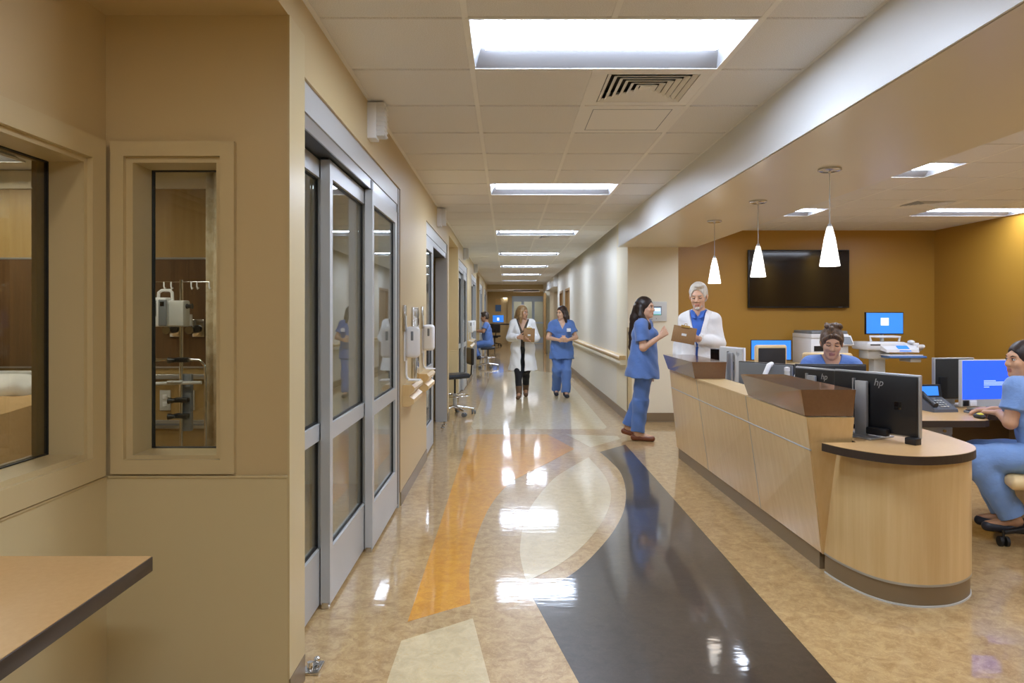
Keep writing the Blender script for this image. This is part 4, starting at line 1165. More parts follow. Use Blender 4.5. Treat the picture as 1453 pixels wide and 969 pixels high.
def office_chair(label, loc, rz, shell='chair_cream', pad='chair_cream', seat_h=0.48, back_top=1.0, back_bot=0.58, framew=0.22):
    t = thing('office_chair', label, 'chair', loc, rz)
    star_base(t, 0.30, 0.085, 5, 'black_plastic', 'black_rubber', a0=0.15)
    MB().tube([(0, 0, 0.09), (0, 0, seat_h - 0.10)], 0.028, n=16).build('gas_column', 'black_plastic', t)
    MB().rbox(-0.13, 0.13, -0.12, 0.16, seat_h - 0.12, seat_h - 0.07, r=.015).build('mechanism', 'black_plastic', t)
    MB().tube([(0.10, 0.0, seat_h - 0.09), (0.25, 0.0, seat_h - 0.095), (0.29, 0.0, seat_h - 0.095)], [0.008, 0.008, 0.022]).build('lever', 'black_plastic', t)
    s_ = MB().rbox(-0.245, 0.245, -0.25, 0.23, seat_h - 0.07, seat_h, r=.03, seg=4)
    s_.v = [(x, y, z - 0.03 * max(0.0, (-y - 0.1) / 0.15) ** 2) for x, y, z in s_.v]
    s_.build('seat', pad, t)
    MB().tube([(0, 0.14, seat_h - 0.10), (0, 0.28, seat_h - 0.08), (0, 0.33, seat_h + 0.1), (0, 0.33, back_bot + 0.15)], [0.025, 0.025, 0.022, 0.02]).build('back_bar', 'black_plastic', t)
    b = MB().rbox(-framew, framew, 0.255, 0.305, back_bot, back_top, r=.024, seg=4)
    b.v = [(x, y - 0.9 * x * x, z) for x, y, z in b.v]
    b.build('backrest', shell, t)
    if pad != shell or True:
        i = MB().rbox(-framew + .025, framew - .025, 0.298, 0.315, back_bot + .03, back_top - .03, r=.008, seg=2)
        i.v = [(x, y - 0.9 * x * x, z) for x, y, z in i.v]
        i.build('back_mesh', 'chair_mesh', t)
    return t
office_chair('cream-backed office chair behind the seated nurse with curly hair', (2.68, 5.86, 0), RT(-18), back_top=1.09, back_bot=0.62, framew=0.20, seat_h=0.46)
office_chair('black mesh office chair with cream rim in front of the blue-lit monitor', (2.62, 7.35, 0), math.radians(185), back_top=1.115, back_bot=0.62, framew=0.165)
office_chair('cream office chair under the nurse at the right edge', (3.34, 4.36, 0), math.radians(-112), seat_h=0.455, back_top=0.86, back_bot=0.53)

# ================================================================ PATIENT ROOM
t = thing('hospital_bed', 'hospital bed seen through the big window', 'bed', (-3.85, 4.55, 0))
MB().box(-0.50, 0.50, -1.05, 1.05, 0.30, 0.50).build('frame', 'lightgrey_plastic', t)
mt = MB().rbox(-0.52, 0.55, -1.05, 1.08, 0.50, 0.80, r=.06, seg=3).build('mattress', 'linen_white', t)
for x in (-0.45, 0.45):
    for y in (-0.9, 0.9):
        MB().tube([(x, y, 0.06), (x, y, 0.30)], 0.03).build('leg', 'grey_plastic', t)
MB().rbox(-0.48, 0.48, 1.10, 1.14, 0.45, 0.97, r=.02).build('headboard', 'lightgrey_plastic', t)
t = thing('pillow', 'white pillow at the head of the hospital bed', 'pillow', (-3.80, 5.25, 0.79))
pv = MB().ball((0, 0, 0.07), (1, 1, 1), n=40)
def sq(v, e): return math.copysign(abs(v) ** e, v)
pv.v = [(sq(x, 0.45) * 0.40, sq(y, 0.5) * 0.25, 0.085 + sq(z - 0.07, 0.8) * 0.085 + 0.012 * math.sin(9 * x + 4 * y)) for x, y, z in pv.v]
pv.build('pillow_body', 'linen_white', t)
t = thing('blanket', 'tan blanket draped over the hospital bed', 'blanket', (-3.85, 4.40, 0))
vs, fs = [], []
nu, nv = 46, 40
for j in range(nv + 1):
    for i in range(nu + 1):
        u = -0.95 + 1.95 * i / nu; v = -1.0 + 1.75 * j / nv
        x = u; z = 0.835
        if u > 0.55:
            k = u - 0.55; x = 0.55 + 0.05 + 0.10 * k + 0.03 * math.sin(v * 9) * k * 2; z = 0.835 - k * 1.25 - 0.01
        elif u < -0.52:
            k = -0.52 - u; x = -0.57 - 0.1 * k; z = 0.835 - k * 1.25
        z += 0.010 * math.sin(7 * u + 3 * v) * math.sin(5 * v + 1.0) + 0.006 * math.sin(19 * u + 6 * v)
        if u <= 0.55 and u > 0.47: z -= 0.02 * (u - 0.47) / 0.08
        vs.append((x, v, z))
for j in range(nv):
    for i in range(nu):
        a = j * (nu + 1) + i
        fs.append((a, a + 1, a + nu + 2, a + nu + 1))
b = MB().add(vs, fs, 0, True).build('sheet', 'blanket', t)
sm = b.modifiers.new('thickness', 'SOLIDIFY'); sm.thickness = 0.012
t = thing('privacy_curtain', 'beige patterned privacy curtain at the right of the narrow window', 'curtain', (-2.10, 5.35, 0))
vs, fs = [], []
n = 60
for k in range(n + 1):
    s_ = k / n
    x = -0.17 + 0.75 * s_; y = 0.045 * math.sin(s_ * 2 * PI * 6)
    vs += [(x, y, 0.25), (x + 0.01 * math.sin(k), y, 1.3), (x, y * 0.9, 2.52)]
for k in range(n):
    fs += [(3 * k, 3 * k + 3, 3 * k + 4, 3 * k + 1), (3 * k + 1, 3 * k + 4, 3 * k + 5, 3 * k + 2)]
b = MB().add(vs, fs, 0, True).build('drape', 'curtain', t)
sm = b.modifiers.new('thickness', 'SOLIDIFY'); sm.thickness = 0.006
MB().tube([(-0.3, 0, 2.54), (0.7, 0, 2.54)], 0.012).build('track', 'alu', t)
# IV pole with pump
IX, IY = -2.275, 4.95
t = thing('iv_pole', 'chrome drip pole with hooks and clamps behind the narrow window', 'iv pole', (IX, IY, 0))
MB().tube([(0, 0, 0.08), (0, 0, 1.66)], 0.012, n=14).build('pole', 'chrome', t)
star_base(t, 0.28, 0.075, 5, 'chrome', 'grey_plastic', a0=0.2)
hk = MB(); hk.tube([(-0.22, 0, 1.645), (0.20, 0, 1.645)], 0.004, n=8)
hk.build('hook_bar', 'chrome', t)
for x in (-0.21, -0.12, -0.07, 0.07, 0.11, 0.195):
    MB().tube([(x, 0, 1.645), (x + 0.004, -0.01, 1.615), (x + 0.012, -0.015, 1.595), (x + 0.018, -0.015, 1.605)], 0.0055, n=8).build('hook', 'white_plastic', t)
for z in (1.10, 0.82, 0.71, 0.42):
    c_ = MB().rbox(-0.045, 0.055, -0.03, 0.03, z - 0.015, z + 0.018, r=.008).build('clamp', 'black_plastic', t)
    MB().tube([(-0.03, -0.03, z), (-0.075, -0.035, z)], [0.012, 0.024]).build('clamp_knob', 'black_plastic', c_)
MB().tube([(-0.25, 0.0, 1.10), (0.06, 0.0, 1.105), (0.13, 0, 1.10), (0.165, 0, 1.06), (0.17, 0, 0.98), (0.17, 0, 0.50), (0.155, 0, 0.44), (0.10, 0, 0.42), (-0.25, 0, 0.42)], 0.010, n=10).build('push_bar', 'chrome', t)
rr = MB().tube([(0.15, -0.02, 0.945), (-0.25, -0.02, 0.935)], 0.012)
rr.rbox(-0.08, 0.02, -0.05, 0.0, 0.945, 0.958, r=.004)
rr.build('cross_bar', 'lightgrey_plastic', t)
MB().rbox(-0.01, 0.06, 0.015, 0.06, 0.60, 1.0, r=.006).build('transformer', 'grey_plastic', t)
t = thing('infusion_pump', 'white infusion pump with keypad clamped on the drip pole', 'infusion pump', (IX - 0.075, IY - 0.06, 1.335))
b = MB().rbox(-0.115, 0.03, -0.07, 0.06, 0.0, 0.20, r=.014).build('body', 'white_plastic', t)
MB().rbox(0.03, 0.14, -0.05, 0.06, 0.0, 0.18, r=.012).build('pump_module', 'lightgrey_plastic', t)
MB().rbox(-0.02, 0.035, -0.078, -0.06, 0.005, 0.185, r=.006).build('channel_door', 'grey_plastic', t)
MB().box(-0.005, 0.022, -0.0795, -0.077, 0.14, 0.17).build('channel_display', 'black_gloss', t)
MB().rbox(-0.095, -0.035, -0.073, -0.066, 0.07, 0.18, r=.003).build('screen', 'phone_grey', t)
for r_ in range(3):
    for c_ in range(3):
        MB().rbox(-0.088 + c_ * 0.018, -0.076 + c_ * 0.018, -0.073, -0.068, 0.012 + r_ * 0.016, 0.022 + r_ * 0.016, r=.001).build('key', 'grey_plastic', t)
MB().tube([(-0.055, 0, 0.19), (-0.052, 0, 0.235), (-0.03, 0, 0.25), (0.025, 0, 0.25), (0.04, 0, 0.235), (0.042, 0, 0.18)], 0.011).build('handle', 'white_plastic', t)
MB().lathe([(0.018, 0.14), (0.012, 0.165), (0.02, 0.18)], (0, -0.0, 0.14), n=12, axis='x').build('clamp_screw', 'black_plastic', t)
# head wall fittings
t = thing('gas_outlet_rail', 'row of medical gas outlets on the dark head wall panel', 'gas outlets', (-2.48, YH - 0.012, 1.32))
for k in range(3):
    x = -0.28 + k * 0.19
    o = MB().rbox(x - 0.05, x + 0.05, -0.03, 0, -0.09, 0.06, r=.006).build('outlet', 'steel', t)
    MB().lathe([(0.03, -0.06), (0.034, -0.04), (0.034, -0.028)], (x, 0, -0.02), n=16, axis='y').build('valve', 'black_plastic', o)
    MB().tube([(x - 0.05, -0.06, -0.03), (x - 0.05, -0.06, 0.10)], 0.016).build('flow_tube', 'lightgrey_plastic', o)
    MB().lathe([(0.034, -0.09), (0.04, -0.07), (0.034, -0.05)], (x - 0.05, 0, -0.03), n=16, axis='y').build('gauge', 'steel', o)
for k, (x, lab) in enumerate(((-2.86, 'left socket plate low on the head wall'), (-2.66, 'socket plate behind the drip pole low on the head wall'), (-2.44, 'right white data plate low on the head wall'))):
    t = thing('socket_plate', lab, 'socket', (x, YH, 0.70))
    MB().rbox(-0.045, 0.045, -0.012, 0, -0.085, 0.085, r=.003).build('plate', 'lightgrey_plastic' if k < 2 else 'white_plastic', t)
    for z in (-0.03, 0.03) if k < 2 else (-0.02,):
        MB().rbox(-0.02, 0.02, -0.016, -0.01, z - 0.02, z + 0.02, r=.003).build('socket', 'white_plastic' if k < 2 else 'grey_plastic', t)
t = thing('equipment_rail', 'grey metal equipment rail low on the head wall', 'rail', (-2.9, YH, 0.5))
MB().rbox(-0.5, 0.42, -0.025, 0, -0.035, 0.035, r=.004).build('channel', 'alu', t)
MB().box(-0.5, 0.42, -0.028, -0.024, -0.008, 0.008).build('slot', 'grey_plastic', t)
t = thing('shelf_rail', 'upper grey rail on the head wall behind the drip pole', 'rail', (-2.75, YH, 0.90))
MB().rbox(-0.25, 0.33, -0.06, 0, -0.02, 0.02, r=.004).build('channel', 'alu', t)
MB().rbox(0.28, 0.36, -0.08, 0, -0.05, 0.05, r=.006).build('end_bracket', 'grey_plastic', t)

# ================================================================ FAR END
t = thing('far_desk', 'dark charting counter at the far end of the corridor', 'desk', (-0.45, 33.2, 0))
MB().rbox(-0.5, 0.75, -0.35, 0.35, 0.94, 1.0, r=.006).build('top', 'edge_dark', t)
MB().box(-0.45, -0.40, -0.3, 0.3, 0, 0.94).build('leg', 'edge_dark', t)
MB().box(0.68, 0.73, -0.3, 0.3, 0, 0.94).build('leg', 'paint_brown', t)
monitor('small blue-lit monitor on the far charting counter', (-0.66, 33.1), (-0.14, 33.1), 1.06, 1.40, 1.0, side='front', rim='black_plastic', content=[(-0.05, 0.05, 0.08, 0.22, 'screen_white')])
t = thing('wall_notice', 'blue and cream notice on the far wall above the small monitor', 'notice', (-0.42, YBK, 1.80))
MB().box(-0.14, 0.14, -0.03, 0, -0.22, 0.10).build('poster', 'cart_blue', t)
MB().box(-0.14, 0.14, -0.03, 0, 0.12, 0.40).build('header', 'maple_pale', t)
office_chair('dark far office chair at the charting counter', (-0.55, 32.4, 0), math.radians(190), shell='black_plastic', pad='black_plastic', back_top=1.0, back_bot=0.6)
t = thing('wall_sconce', 'lit wall sconce beside the far charting counter', 'lamp', (-0.08, YBK, 2.25))
MB().rbox(-0.10, 0.10, -0.08, 0, 0.0, 0.05, r=.01).build('housing', 'lightgrey_plastic', t)
MB().box(-0.08, 0.08, -0.07, -0.01, -0.012, 0.0).build('diffuser', 'lens_far', t)
# ================================================================ PEOPLE
def V(*a): return np.array(a, dtype=np.float64)
def unit(v): return v / (np.linalg.norm(v) + 1e-9)
def rc(a, b, ra, rb=None, u=None, s=1.0, k=0.02, op='+', flat=False):
    return dict(t='rc', a=np.array(a, float), b=np.array(b, float), ra=ra, rb=ra if rb is None else rb, u=None if u is None else unit(np.array(u, float)), s=s, k=k, op=op, flat=flat)
def el(c, r, R=None, k=0.02, op='+'):
    return dict(t='el', c=np.array(c, float), r=np.array(r, float), R=np.eye(3) if R is None else np.array(R, float), k=k, op=op)
def wedge(planes, k=0.004, op='-'):
    return dict(t='w', pl=[(np.array(n, float), d) for n, d in planes], k=k, op=op)
def grow(prims, d):
    out = []
    for p in prims:
        q = dict(p)
        if q['t'] == 'rc': q['ra'] += d; q['rb'] += d
        elif q['t'] == 'el': q['r'] = q['r'] + d
        out.append(q)
    return out
def prim_box(p, m):
    if p['t'] == 'rc':
        s = max(1.0, p['s']); r = max(p['ra'], p['rb']) * s + m
        return np.minimum(p['a'], p['b']) - r, np.maximum(p['a'], p['b']) + r
    r = p['r'].max() + m
    return p['c'] - r, p['c'] + r
def prim_eval(p, X, Y, Z):
    if p['t'] == 'rc':
        a, b = p['a'], p['b']; ab = b - a; L2 = max(ab @ ab, 1e-9)
        px, py, pz = X - a[0], Y - a[1], Z - a[2]
        tt = (px * ab[0] + py * ab[1] + pz * ab[2]) / L2
        t = np.clip(tt, 0, 1)
        vx, vy, vz = px - t * ab[0], py - t * ab[1], pz - t * ab[2]
        rr = p['ra'] + (p['rb'] - p['ra']) * t
        d2 = vx * vx + vy * vy + vz * vz
        if p['u'] is not None and p['s'] != 1.0:
            u = p['u']; w = vx * u[0] + vy * u[1] + vz * u[2]
            d2 = d2 - w * w + (w / p['s']) ** 2
        d = np.sqrt(np.maximum(d2, 0)) - rr
        if p['flat']:
            L = math.sqrt(L2)
            d = np.maximum(d, np.maximum(-tt * L, (tt - 1) * L))
        return d
    if p['t'] == 'el':
        R, c, r = p['R'], p['c'], p['r']
        px, py, pz = X - c[0], Y - c[1], Z - c[2]
        q = [(px * R[0, i] + py * R[1, i] + pz * R[2, i]) / r[i] for i in range(3)]
        k0 = np.sqrt(q[0] ** 2 + q[1] ** 2 + q[2] ** 2)
        k1 = np.sqrt((q[0] / r[0]) ** 2 + (q[1] / r[1]) ** 2 + (q[2] / r[2]) ** 2)
        return k0 * (k0 - 1) / np.maximum(k1, 1e-6)
    d = None
    for n, d0 in p['pl']:
        e = X * n[0] + Y * n[1] + Z * n[2] - d0
        d = e if d is None else np.maximum(d, e)
    return d
def sdf_mesh(prims, h, fold=0.0, fold_f=16.0, seed=0):
    adds = [p for p in prims if p['op'] == '+']
    lo = np.min([prim_box(p, 0.02)[0] for p in adds], axis=0) - 2 * h
    hi = np.max([prim_box(p, 0.02)[1] for p in adds], axis=0) + 2 * h
    n = np.ceil((hi - lo) / h).astype(int) + 1
    ax = [(lo[i] + h * np.arange(n[i])).astype(np.float32) for i in range(3)]
    D = np.full(n, 0.3, np.float32)
    for p in prims:
        if p['t'] == 'w':
            sl = (slice(None),) * 3
        else:
            a, b = prim_box(p, p['k'] + 3 * h)
            i0 = np.clip(np.floor((a - lo) / h).astype(int), 0, n - 1); i1 = np.clip(np.ceil((b - lo) / h).astype(int) + 1, 1, n)
            if np.any(i1 <= i0): continue
            sl = tuple(slice(i0[i], i1[i]) for i in range(3))
        X = ax[0][sl[0]][:, None, None]; Y = ax[1][sl[1]][None, :, None]; Z = ax[2][sl[2]][None, None, :]
        E_ = prim_eval(p, X, Y, Z)
        A = D[sl]; k = p['k']
        if p['op'] == '+':
            hh = np.clip(0.5 + 0.5 * (A - E_) / k, 0, 1)
            D[sl] = A * (1 - hh) + E_ * hh - k * hh * (1 - hh)
        elif p['op'] == '-':
            hh = np.clip(0.5 - 0.5 * (A + E_) / k, 0, 1)
            D[sl] = A * (1 - hh) + (-E_) * hh + k * hh * (1 - hh)
        else:
            D[sl] = np.maximum(A, E_)
    if fold:
        X = ax[0][:, None, None]; Y = ax[1][None, :, None]; Z = ax[2][None, None, :]
        f = fold_f
        D = D + fold * (np.sin(f * (X * 1.3 + Z * 0.9) + seed) * np.sin(f * (Y * 1.1 - Z * 0.7 + X * 0.4) + 1.7 * seed) + 0.6 * np.sin(f * 2.1 * (Z * 0.8 + X * 0.5 - Y) + seed * 2.3))
    return surf_nets(D, lo, h)
def surf_nets(D, lo, h):
    s = D < 0
    c = np.zeros(np.array(D.shape) - 1, np.int8)
    offs = [(i, j, k) for i in (0, 1) for j in (0, 1) for k in (0, 1)]
    nx, ny, nz = D.shape
    for i, j, k in offs:
        c += s[i:nx - 1 + i, j:ny - 1 + j, k:nz - 1 + k]
    act = (c > 0) & (c < 8)
    I = np.argwhere(act)
    vals = np.stack([D[I[:, 0] + i, I[:, 1] + j, I[:, 2] + k] for i, j, k in offs], 1)
    acc = np.zeros((len(I), 3)); cnt = np.zeros(len(I))
    for a in range(8):
        for b in range(a + 1, 8):
            da = np.array(offs[b]) - np.array(offs[a])
            if np.abs(da).sum() != 1: continue
            va, vb = vals[:, a], vals[:, b]
            m = (va < 0) != (vb < 0)
            t = np.where(m, va / np.where(m, va - vb, 1), 0)
            acc += np.where(m[:, None], np.array(offs[a])[None] + t[:, None] * da[None], 0); cnt += m
    P = lo + h * (I + acc / cnt[:, None])
    idx = np.full(act.shape, -1, np.int64); idx[act] = np.arange(len(I))
    F = []
    for axn in range(3):
        u, v = (axn + 1) % 3, (axn + 2) % 3
        sl0 = [slice(1, -1)] * 3; sl0[axn] = slice(0, -1)
        sl1 = [slice(1, -1)] * 3; sl1[axn] = slice(1, None)
        a, b = s[tuple(sl0)], s[tuple(sl1)]
        e = np.argwhere(a != b)
        if len(e) == 0: continue
        sg = a[tuple(e.T)]
        base = e.copy(); base[:, u] += 1; base[:, v] += 1
        def cell(du, dv):
            q = base.copy(); q[:, u] -= du; q[:, v] -= dv
            return idx[q[:, 0], q[:, 1], q[:, 2]]
        q = np.stack([cell(1, 1), cell(0, 1), cell(0, 0), cell(1, 0)], 1)
        q[~sg] = q[~sg][:, ::-1]
        F.append(q[(q >= 0).all(1)])
    return P, np.concatenate(F)
def sdf_obj(name, prims, mats, parent, h, matfn=None, **kw):
    P, F = sdf_mesh(prims, h, **kw)
    me = bpy.data.meshes.new(name)
    me.vertices.add(len(P)); me.vertices.foreach_set('co', P.astype(np.float32).ravel())
    me.loops.add(F.size); me.loops.foreach_set('vertex_index', F.astype(np.int32).ravel())
    me.polygons.add(len(F)); me.polygons.foreach_set('loop_start', np.arange(0, F.size, 4, dtype=np.int32))
    for m in (mats if isinstance(mats, (list, tuple)) else [mats]): me.materials.append(M[m])
    me.polygons.foreach_set('use_smooth', np.ones(len(F), bool))
    if matfn is not None:
        cen = P[F].mean(1)
        me.polygons.foreach_set('material_index', matfn(cen).astype(np.int32))
    me.update(calc_edges=True); me.validate()
    o = bpy.data.objects.new(name, me); C.objects.link(o); o.parent = parent
    return o
def rotm(yaw=0, pitch=0, roll=0):
    """columns = local axes; yaw about z, pitch>0 looks down, roll tilts"""
    return np.array((Matrix.Rotation(math.radians(yaw), 3, 'Z') @ Matrix.Rotation(math.radians(pitch), 3, 'X') @ Matrix.Rotation(math.radians(roll), 3, 'Y')))
def default_joints(H, f=True):
    k = H / 1.70
    sw = 0.165 if f else 0.195
    J = dict(pelvis=V(0, 0, .95), waist=V(0, 0, 1.08), chest=V(0, 0.005, 1.25), neck=V(0, 0.01, 1.425), head=V(0, -0.005, 1.585),
             shR=V(-sw, 0.01, 1.375), shL=V(sw, 0.01, 1.375), elR=V(-sw - .05, 0.02, 1.09), elL=V(sw + .05, 0.02, 1.09), wrR=V(-sw - .05, -0.06, .86), wrL=V(sw + .05, -0.06, .86),
             hipR=V(-.09, 0, .90), hipL=V(.09, 0, .90), knR=V(-.09, -.01, .49), knL=V(.09, -.01, .49), anR=V(-.09, .02, .08), anL=V(.09, .02, .08),
             toeR=V(-.10, -.13, .03), toeL=V(.10, -.13, .03))
    return {n: v * k for n, v in J.items()}
def hand(w, d, n, th, curl=(30, 40, 30), spread=0.0, k=1.0, thumb=(0.6, 0.75, 0.25)):
    """w wrist, d hand direction, n palm normal, th thumb side"""
    d, n, th = unit(d), unit(n), unit(th)
    out = []
    lens = [1.0, 1.08, 1.0, 0.82]
    for i in range(4):
        kn = w + d * 0.085 * k + th * (0.030 - 0.020 * i) * k
        out.append(rc(w + th * (0.012 - 0.008 * i) * k, kn, 0.015 * k, 0.0125 * k, k=0.012))
        a = 0.0; p = kn
        for q in range(3):
            a += math.radians(curl[q])
            L_ = (0.042, 0.026, 0.020)[q] * lens[i] * k
            dd = d * math.cos(a) + n * math.sin(a) + th * spread * (1.5 - i)
            e = p + unit(dd) * L_
            out.append(rc(p, e, (0.0095, 0.0085, 0.0078)[q] * k, (0.0085, 0.0078, 0.0068)[q] * k, k=0.003))
            p = e
    t0 = w + d * 0.025 * k + th * 0.022 * k
    td = unit(d * thumb[0] + th * thumb[1] + n * thumb[2])
    t1 = t0 + td * 0.042 * k
    t2 = t1 + unit(td + d * 0.5 + n * 0.3) * 0.034 * k
    t3 = t2 + unit(td * .6 + d * 0.8 + n * 0.3) * 0.024 * k
    out += [rc(t0, t1, 0.016 * k, 0.0115 * k, k=0.010), rc(t1, t2, 0.0115 * k, 0.0095 * k, k=0.004), rc(t2, t3, 0.0095 * k, 0.0075 * k, k=0.003)]
    return out
def head_prims(c, R, k=1.0, male=False):
    T = lambda p: c + R @ (np.array(p, float) * k)
    E_ = lambda p, r, kk=0.02, op='+': el(T(p), np.array(r) * k, R, kk, op)
    C_ = lambda a, b, ra, rb=None, kk=0.012, op='+': rc(T(a), T(b), ra * k, (ra if rb is None else rb) * k, k=kk, op=op)
    w = 1.06 if male else 1.0
    return [E_((0, .018, .035), (.074 * w, .092, .088)), E_((0, -.030, -.02), (.060 * w, .062, .088), .03), E_((0, -.035, -.065), (.050 * w, .050, .048), .025),
            E_((0, -.072, -.098), (.022 * w, .020, .018), .025), C_((.03, -.076, .026), (-.03, -.076, .026), .013, kk=.02),
            E_((.036, -.066, -.025), (.024, .024, .022), .02), E_((-.036, -.066, -.025), (.024, .024, .022), .02),
            E_((.031, -.094, .004), (.017, .014, .011), .012, '-'), E_((-.031, -.094, .004), (.017, .014, .011), .012, '-'),
            C_((0, -.088, .012), (0, -.106, -.028), .0085, .0125, .010), E_((.012, -.094, -.032), (.009, .011, .008), .008), E_((-.012, -.094, -.032), (.009, .011, .008), .008),
            C_((-.016, -.086, -.062), (.016, -.086, -.062), .0085, .0085, .006), C_((-.013, -.085, -.072), (.013, -.085, -.072), .0085, .0085, .006),
            C_((-.02, -.098, -.0665), (.02, -.098, -.0665), .0022, .0022, .003, '-'),
            E_((.077 * w, .012, -.008), (.008, .020, .030), .008), E_((-.077 * w, .012, -.008), (.008, .020, .030), .008)]
def person(label, loc, rz, J, h=0.007, skinm='skin_mid', headR=None, hk=1.0, male=False, hands=None, garments=None, hair=None, hairm_='hair_brown', brow='brow_dark', eyes='open', bulk=1.0, shoes=None, fem=True, beard=False, extra_body=()):
    t = thing('person', label, 'person', loc, rz)
    k = hk
    R = rotm() if headR is None else headR
    sd = unit(J['shL'] - J['shR']); pd = unit(J['hipL'] - J['hipR'])
    torso = [rc(J['pelvis'], J['waist'], .112 * bulk, .098 * bulk, pd, 1.30, .03), rc(J['waist'], J['chest'], .098 * bulk, .112 * bulk, sd, 1.28, .04),
             rc(J['chest'], J['neck'] * .45 + J['chest'] * .55, .112 * bulk, .088 * bulk, sd, 1.42, .04),
             rc(J['shR'] * .96 + J['shL'] * .04, J['shL'] * .96 + J['shR'] * .04, .055 * bulk, .055 * bulk, k=.04), rc(J['hipR'], J['hipL'], .108 * bulk, .108 * bulk, k=.03)]
    up = unit(J['neck'] - J['waist']); fw = np.cross(sd, up)      # forward (-y for a figure facing -y)
    fw = unit(fw)
    if fw @ (R @ V(0, -1, 0)) < -0.3: pass
    if fem:
        for s_ in (-1, 1):
            torso.append(el(J['chest'] + sd * s_ * .075 + fw * .085 - up * .0, (.062, .058, .062), k=.03))
    trap = [rc(J['neck'] + V(0, 0, -.01), J['shR'] * .6 + J['neck'] * .4, .05, .045, k=.04), rc(J['neck'] + V(0, 0, -.01), J['shL'] * .6 + J['neck'] * .4, .05, .045, k=.04)]
    armk = 1.12 if male else 1.0
    arms = []
    for s_ in 'RL':
        arms += [rc(J['sh' + s_], J['el' + s_], .048 * armk, .038 * armk, k=.03), rc(J['el' + s_], J['wr' + s_], .038 * armk, .025 * armk, k=.02)]
    legs = []
    for s_ in 'RL':
        legs += [rc(J['hip' + s_], J['kn' + s_], .085 * bulk, .056 * bulk, k=.03), rc(J['kn' + s_], J['kn' + s_] * .6 + J['an' + s_] * .4, .054 * bulk, .054 * bulk, k=.02),
                 rc(J['kn' + s_] * .6 + J['an' + s_] * .4, J['an' + s_], .053 * bulk, .036, k=.02), rc(J['an' + s_], J['toe' + s_] + V(0, 0, .012), .034, .024, k=.02)]
    nb = J['head'] + R @ (V(0, .02, -.06) * k)
    neck = [rc(J['neck'] - up * .03, nb, .056 * armk, .052 * armk, k=.025)]
    body = torso + trap + arms + legs + neck + head_prims(J['head'], R, k, male)
    for hn in (hands or []): body += hand(**hn)
    body += list(extra_body)
    def mf(cen):
        q = (cen - J['head']) @ R / k
        lips = (np.abs(q[:, 0]) < .021) & (q[:, 1] < -.082) & (q[:, 2] > -.079) & (q[:, 2] < -.056)
        return lips.astype(int)
    b = sdf_obj('body', body, [skinm, skinm + '_lips'], t, h, matfn=mf)
    T = lambda p: J['head'] + R @ (np.array(p, float) * k)
    RM = Matrix(R.tolist()).to_4x4()
    for s_ in (-1, 1):
        e = MB()
        if eyes == 'open':
            e.ball((0, 0, 0), (.0135 * k, .0095 * k, .0085 * k), n=14, mi=0); e.ball((0, -.0055 * k, 0), (.0062 * k, .005 * k, .0068 * k), n=10, mi=1)
            e.tube([(-.015 * k, -.003 * k, .004 * k), (0, -.0105 * k, .0085 * k), (.015 * k, -.003 * k, .004 * k)], .0022 * k, n=6, mi=2)
        else:
            e.tube([(-.015 * k, -.004 * k, -.001 * k), (0, -.010 * k, -.0055 * k), (.015 * k, -.004 * k, -.001 * k)], .0026 * k, n=6, mi=2)
            e.ball((0, 0, 0.001), (.0135 * k, .0090 * k, .0075 * k), n=12, mi=3)
        e.xf(Matrix.Translation(T((.031 * s_, -.082, .004)).tolist()) @ RM)
        e.build('eye', ['eye_white', 'eye_dark', 'brow_dark', skinm], t)
        bq = MB().tube([T((.014 * s_, -.0905, .0225)).tolist(), T((.032 * s_, -.0895, .0285)).tolist(), T((.05 * s_, -.076, .0235)).tolist()], [.0030 * k, .0032 * k, .0015 * k], n=6)
        bq.build('eyebrow', brow, t)
    if hair:
        sdf_obj('hair', hair(T, R, k, J, sd, up, fw), hairm_, t, min(h, .007), fold=0.0013, fold_f=70.0)
    if beard:
        E_ = lambda p, r, kk=0.012, op='+': el(T(p), np.array(r) * k, R, kk, op)
        sdf_obj('beard', [E_((0, -.036, -.070), (.0545, .054, .044)), E_((0, -.074, -.100), (.026, .0225, .019)), E_((0, -.03, -.01), (.07, .09, .035), .006, '-'), E_((0, -.095, -.066), (.026, .02, .014), .006, '-')], hairm_, t, .004, fold=.0012, fold_f=90)
    P = dict(torso=torso, trap=trap, arms=arms, legs=legs, sd=sd, pd=pd, up=up, fw=fw, J=J, t=t, h=h, T=T, R=R)
    for g_ in (garments or []): g_(P)
    for s_ in 'RL':
        if shoes: shoes(P, s_)
    return t
def lerp(a, b, t): return a * (1 - t) + b * t
def vneck(J, fw, up, sd, depth=.16, w=.42, front=.0):
    """wedge cut below the throat; open towards the front"""
    tip = J['neck'] - up * depth
    n1 = unit(sd * 1.0 - up * w); n2 = unit(-sd * 1.0 - up * w)
    # keep points that lie in front of the spine and inside the V
    return wedge([(n1, n1 @ tip), (n2, n2 @ tip), (-fw, (-fw) @ (J['neck'] - fw * .01))], k=.006)
def neckhole(J, up, r=.068):
    return rc(J['neck'] - up * .02, J['neck'] + up * .12, r, r + .01, k=.01, op='-')
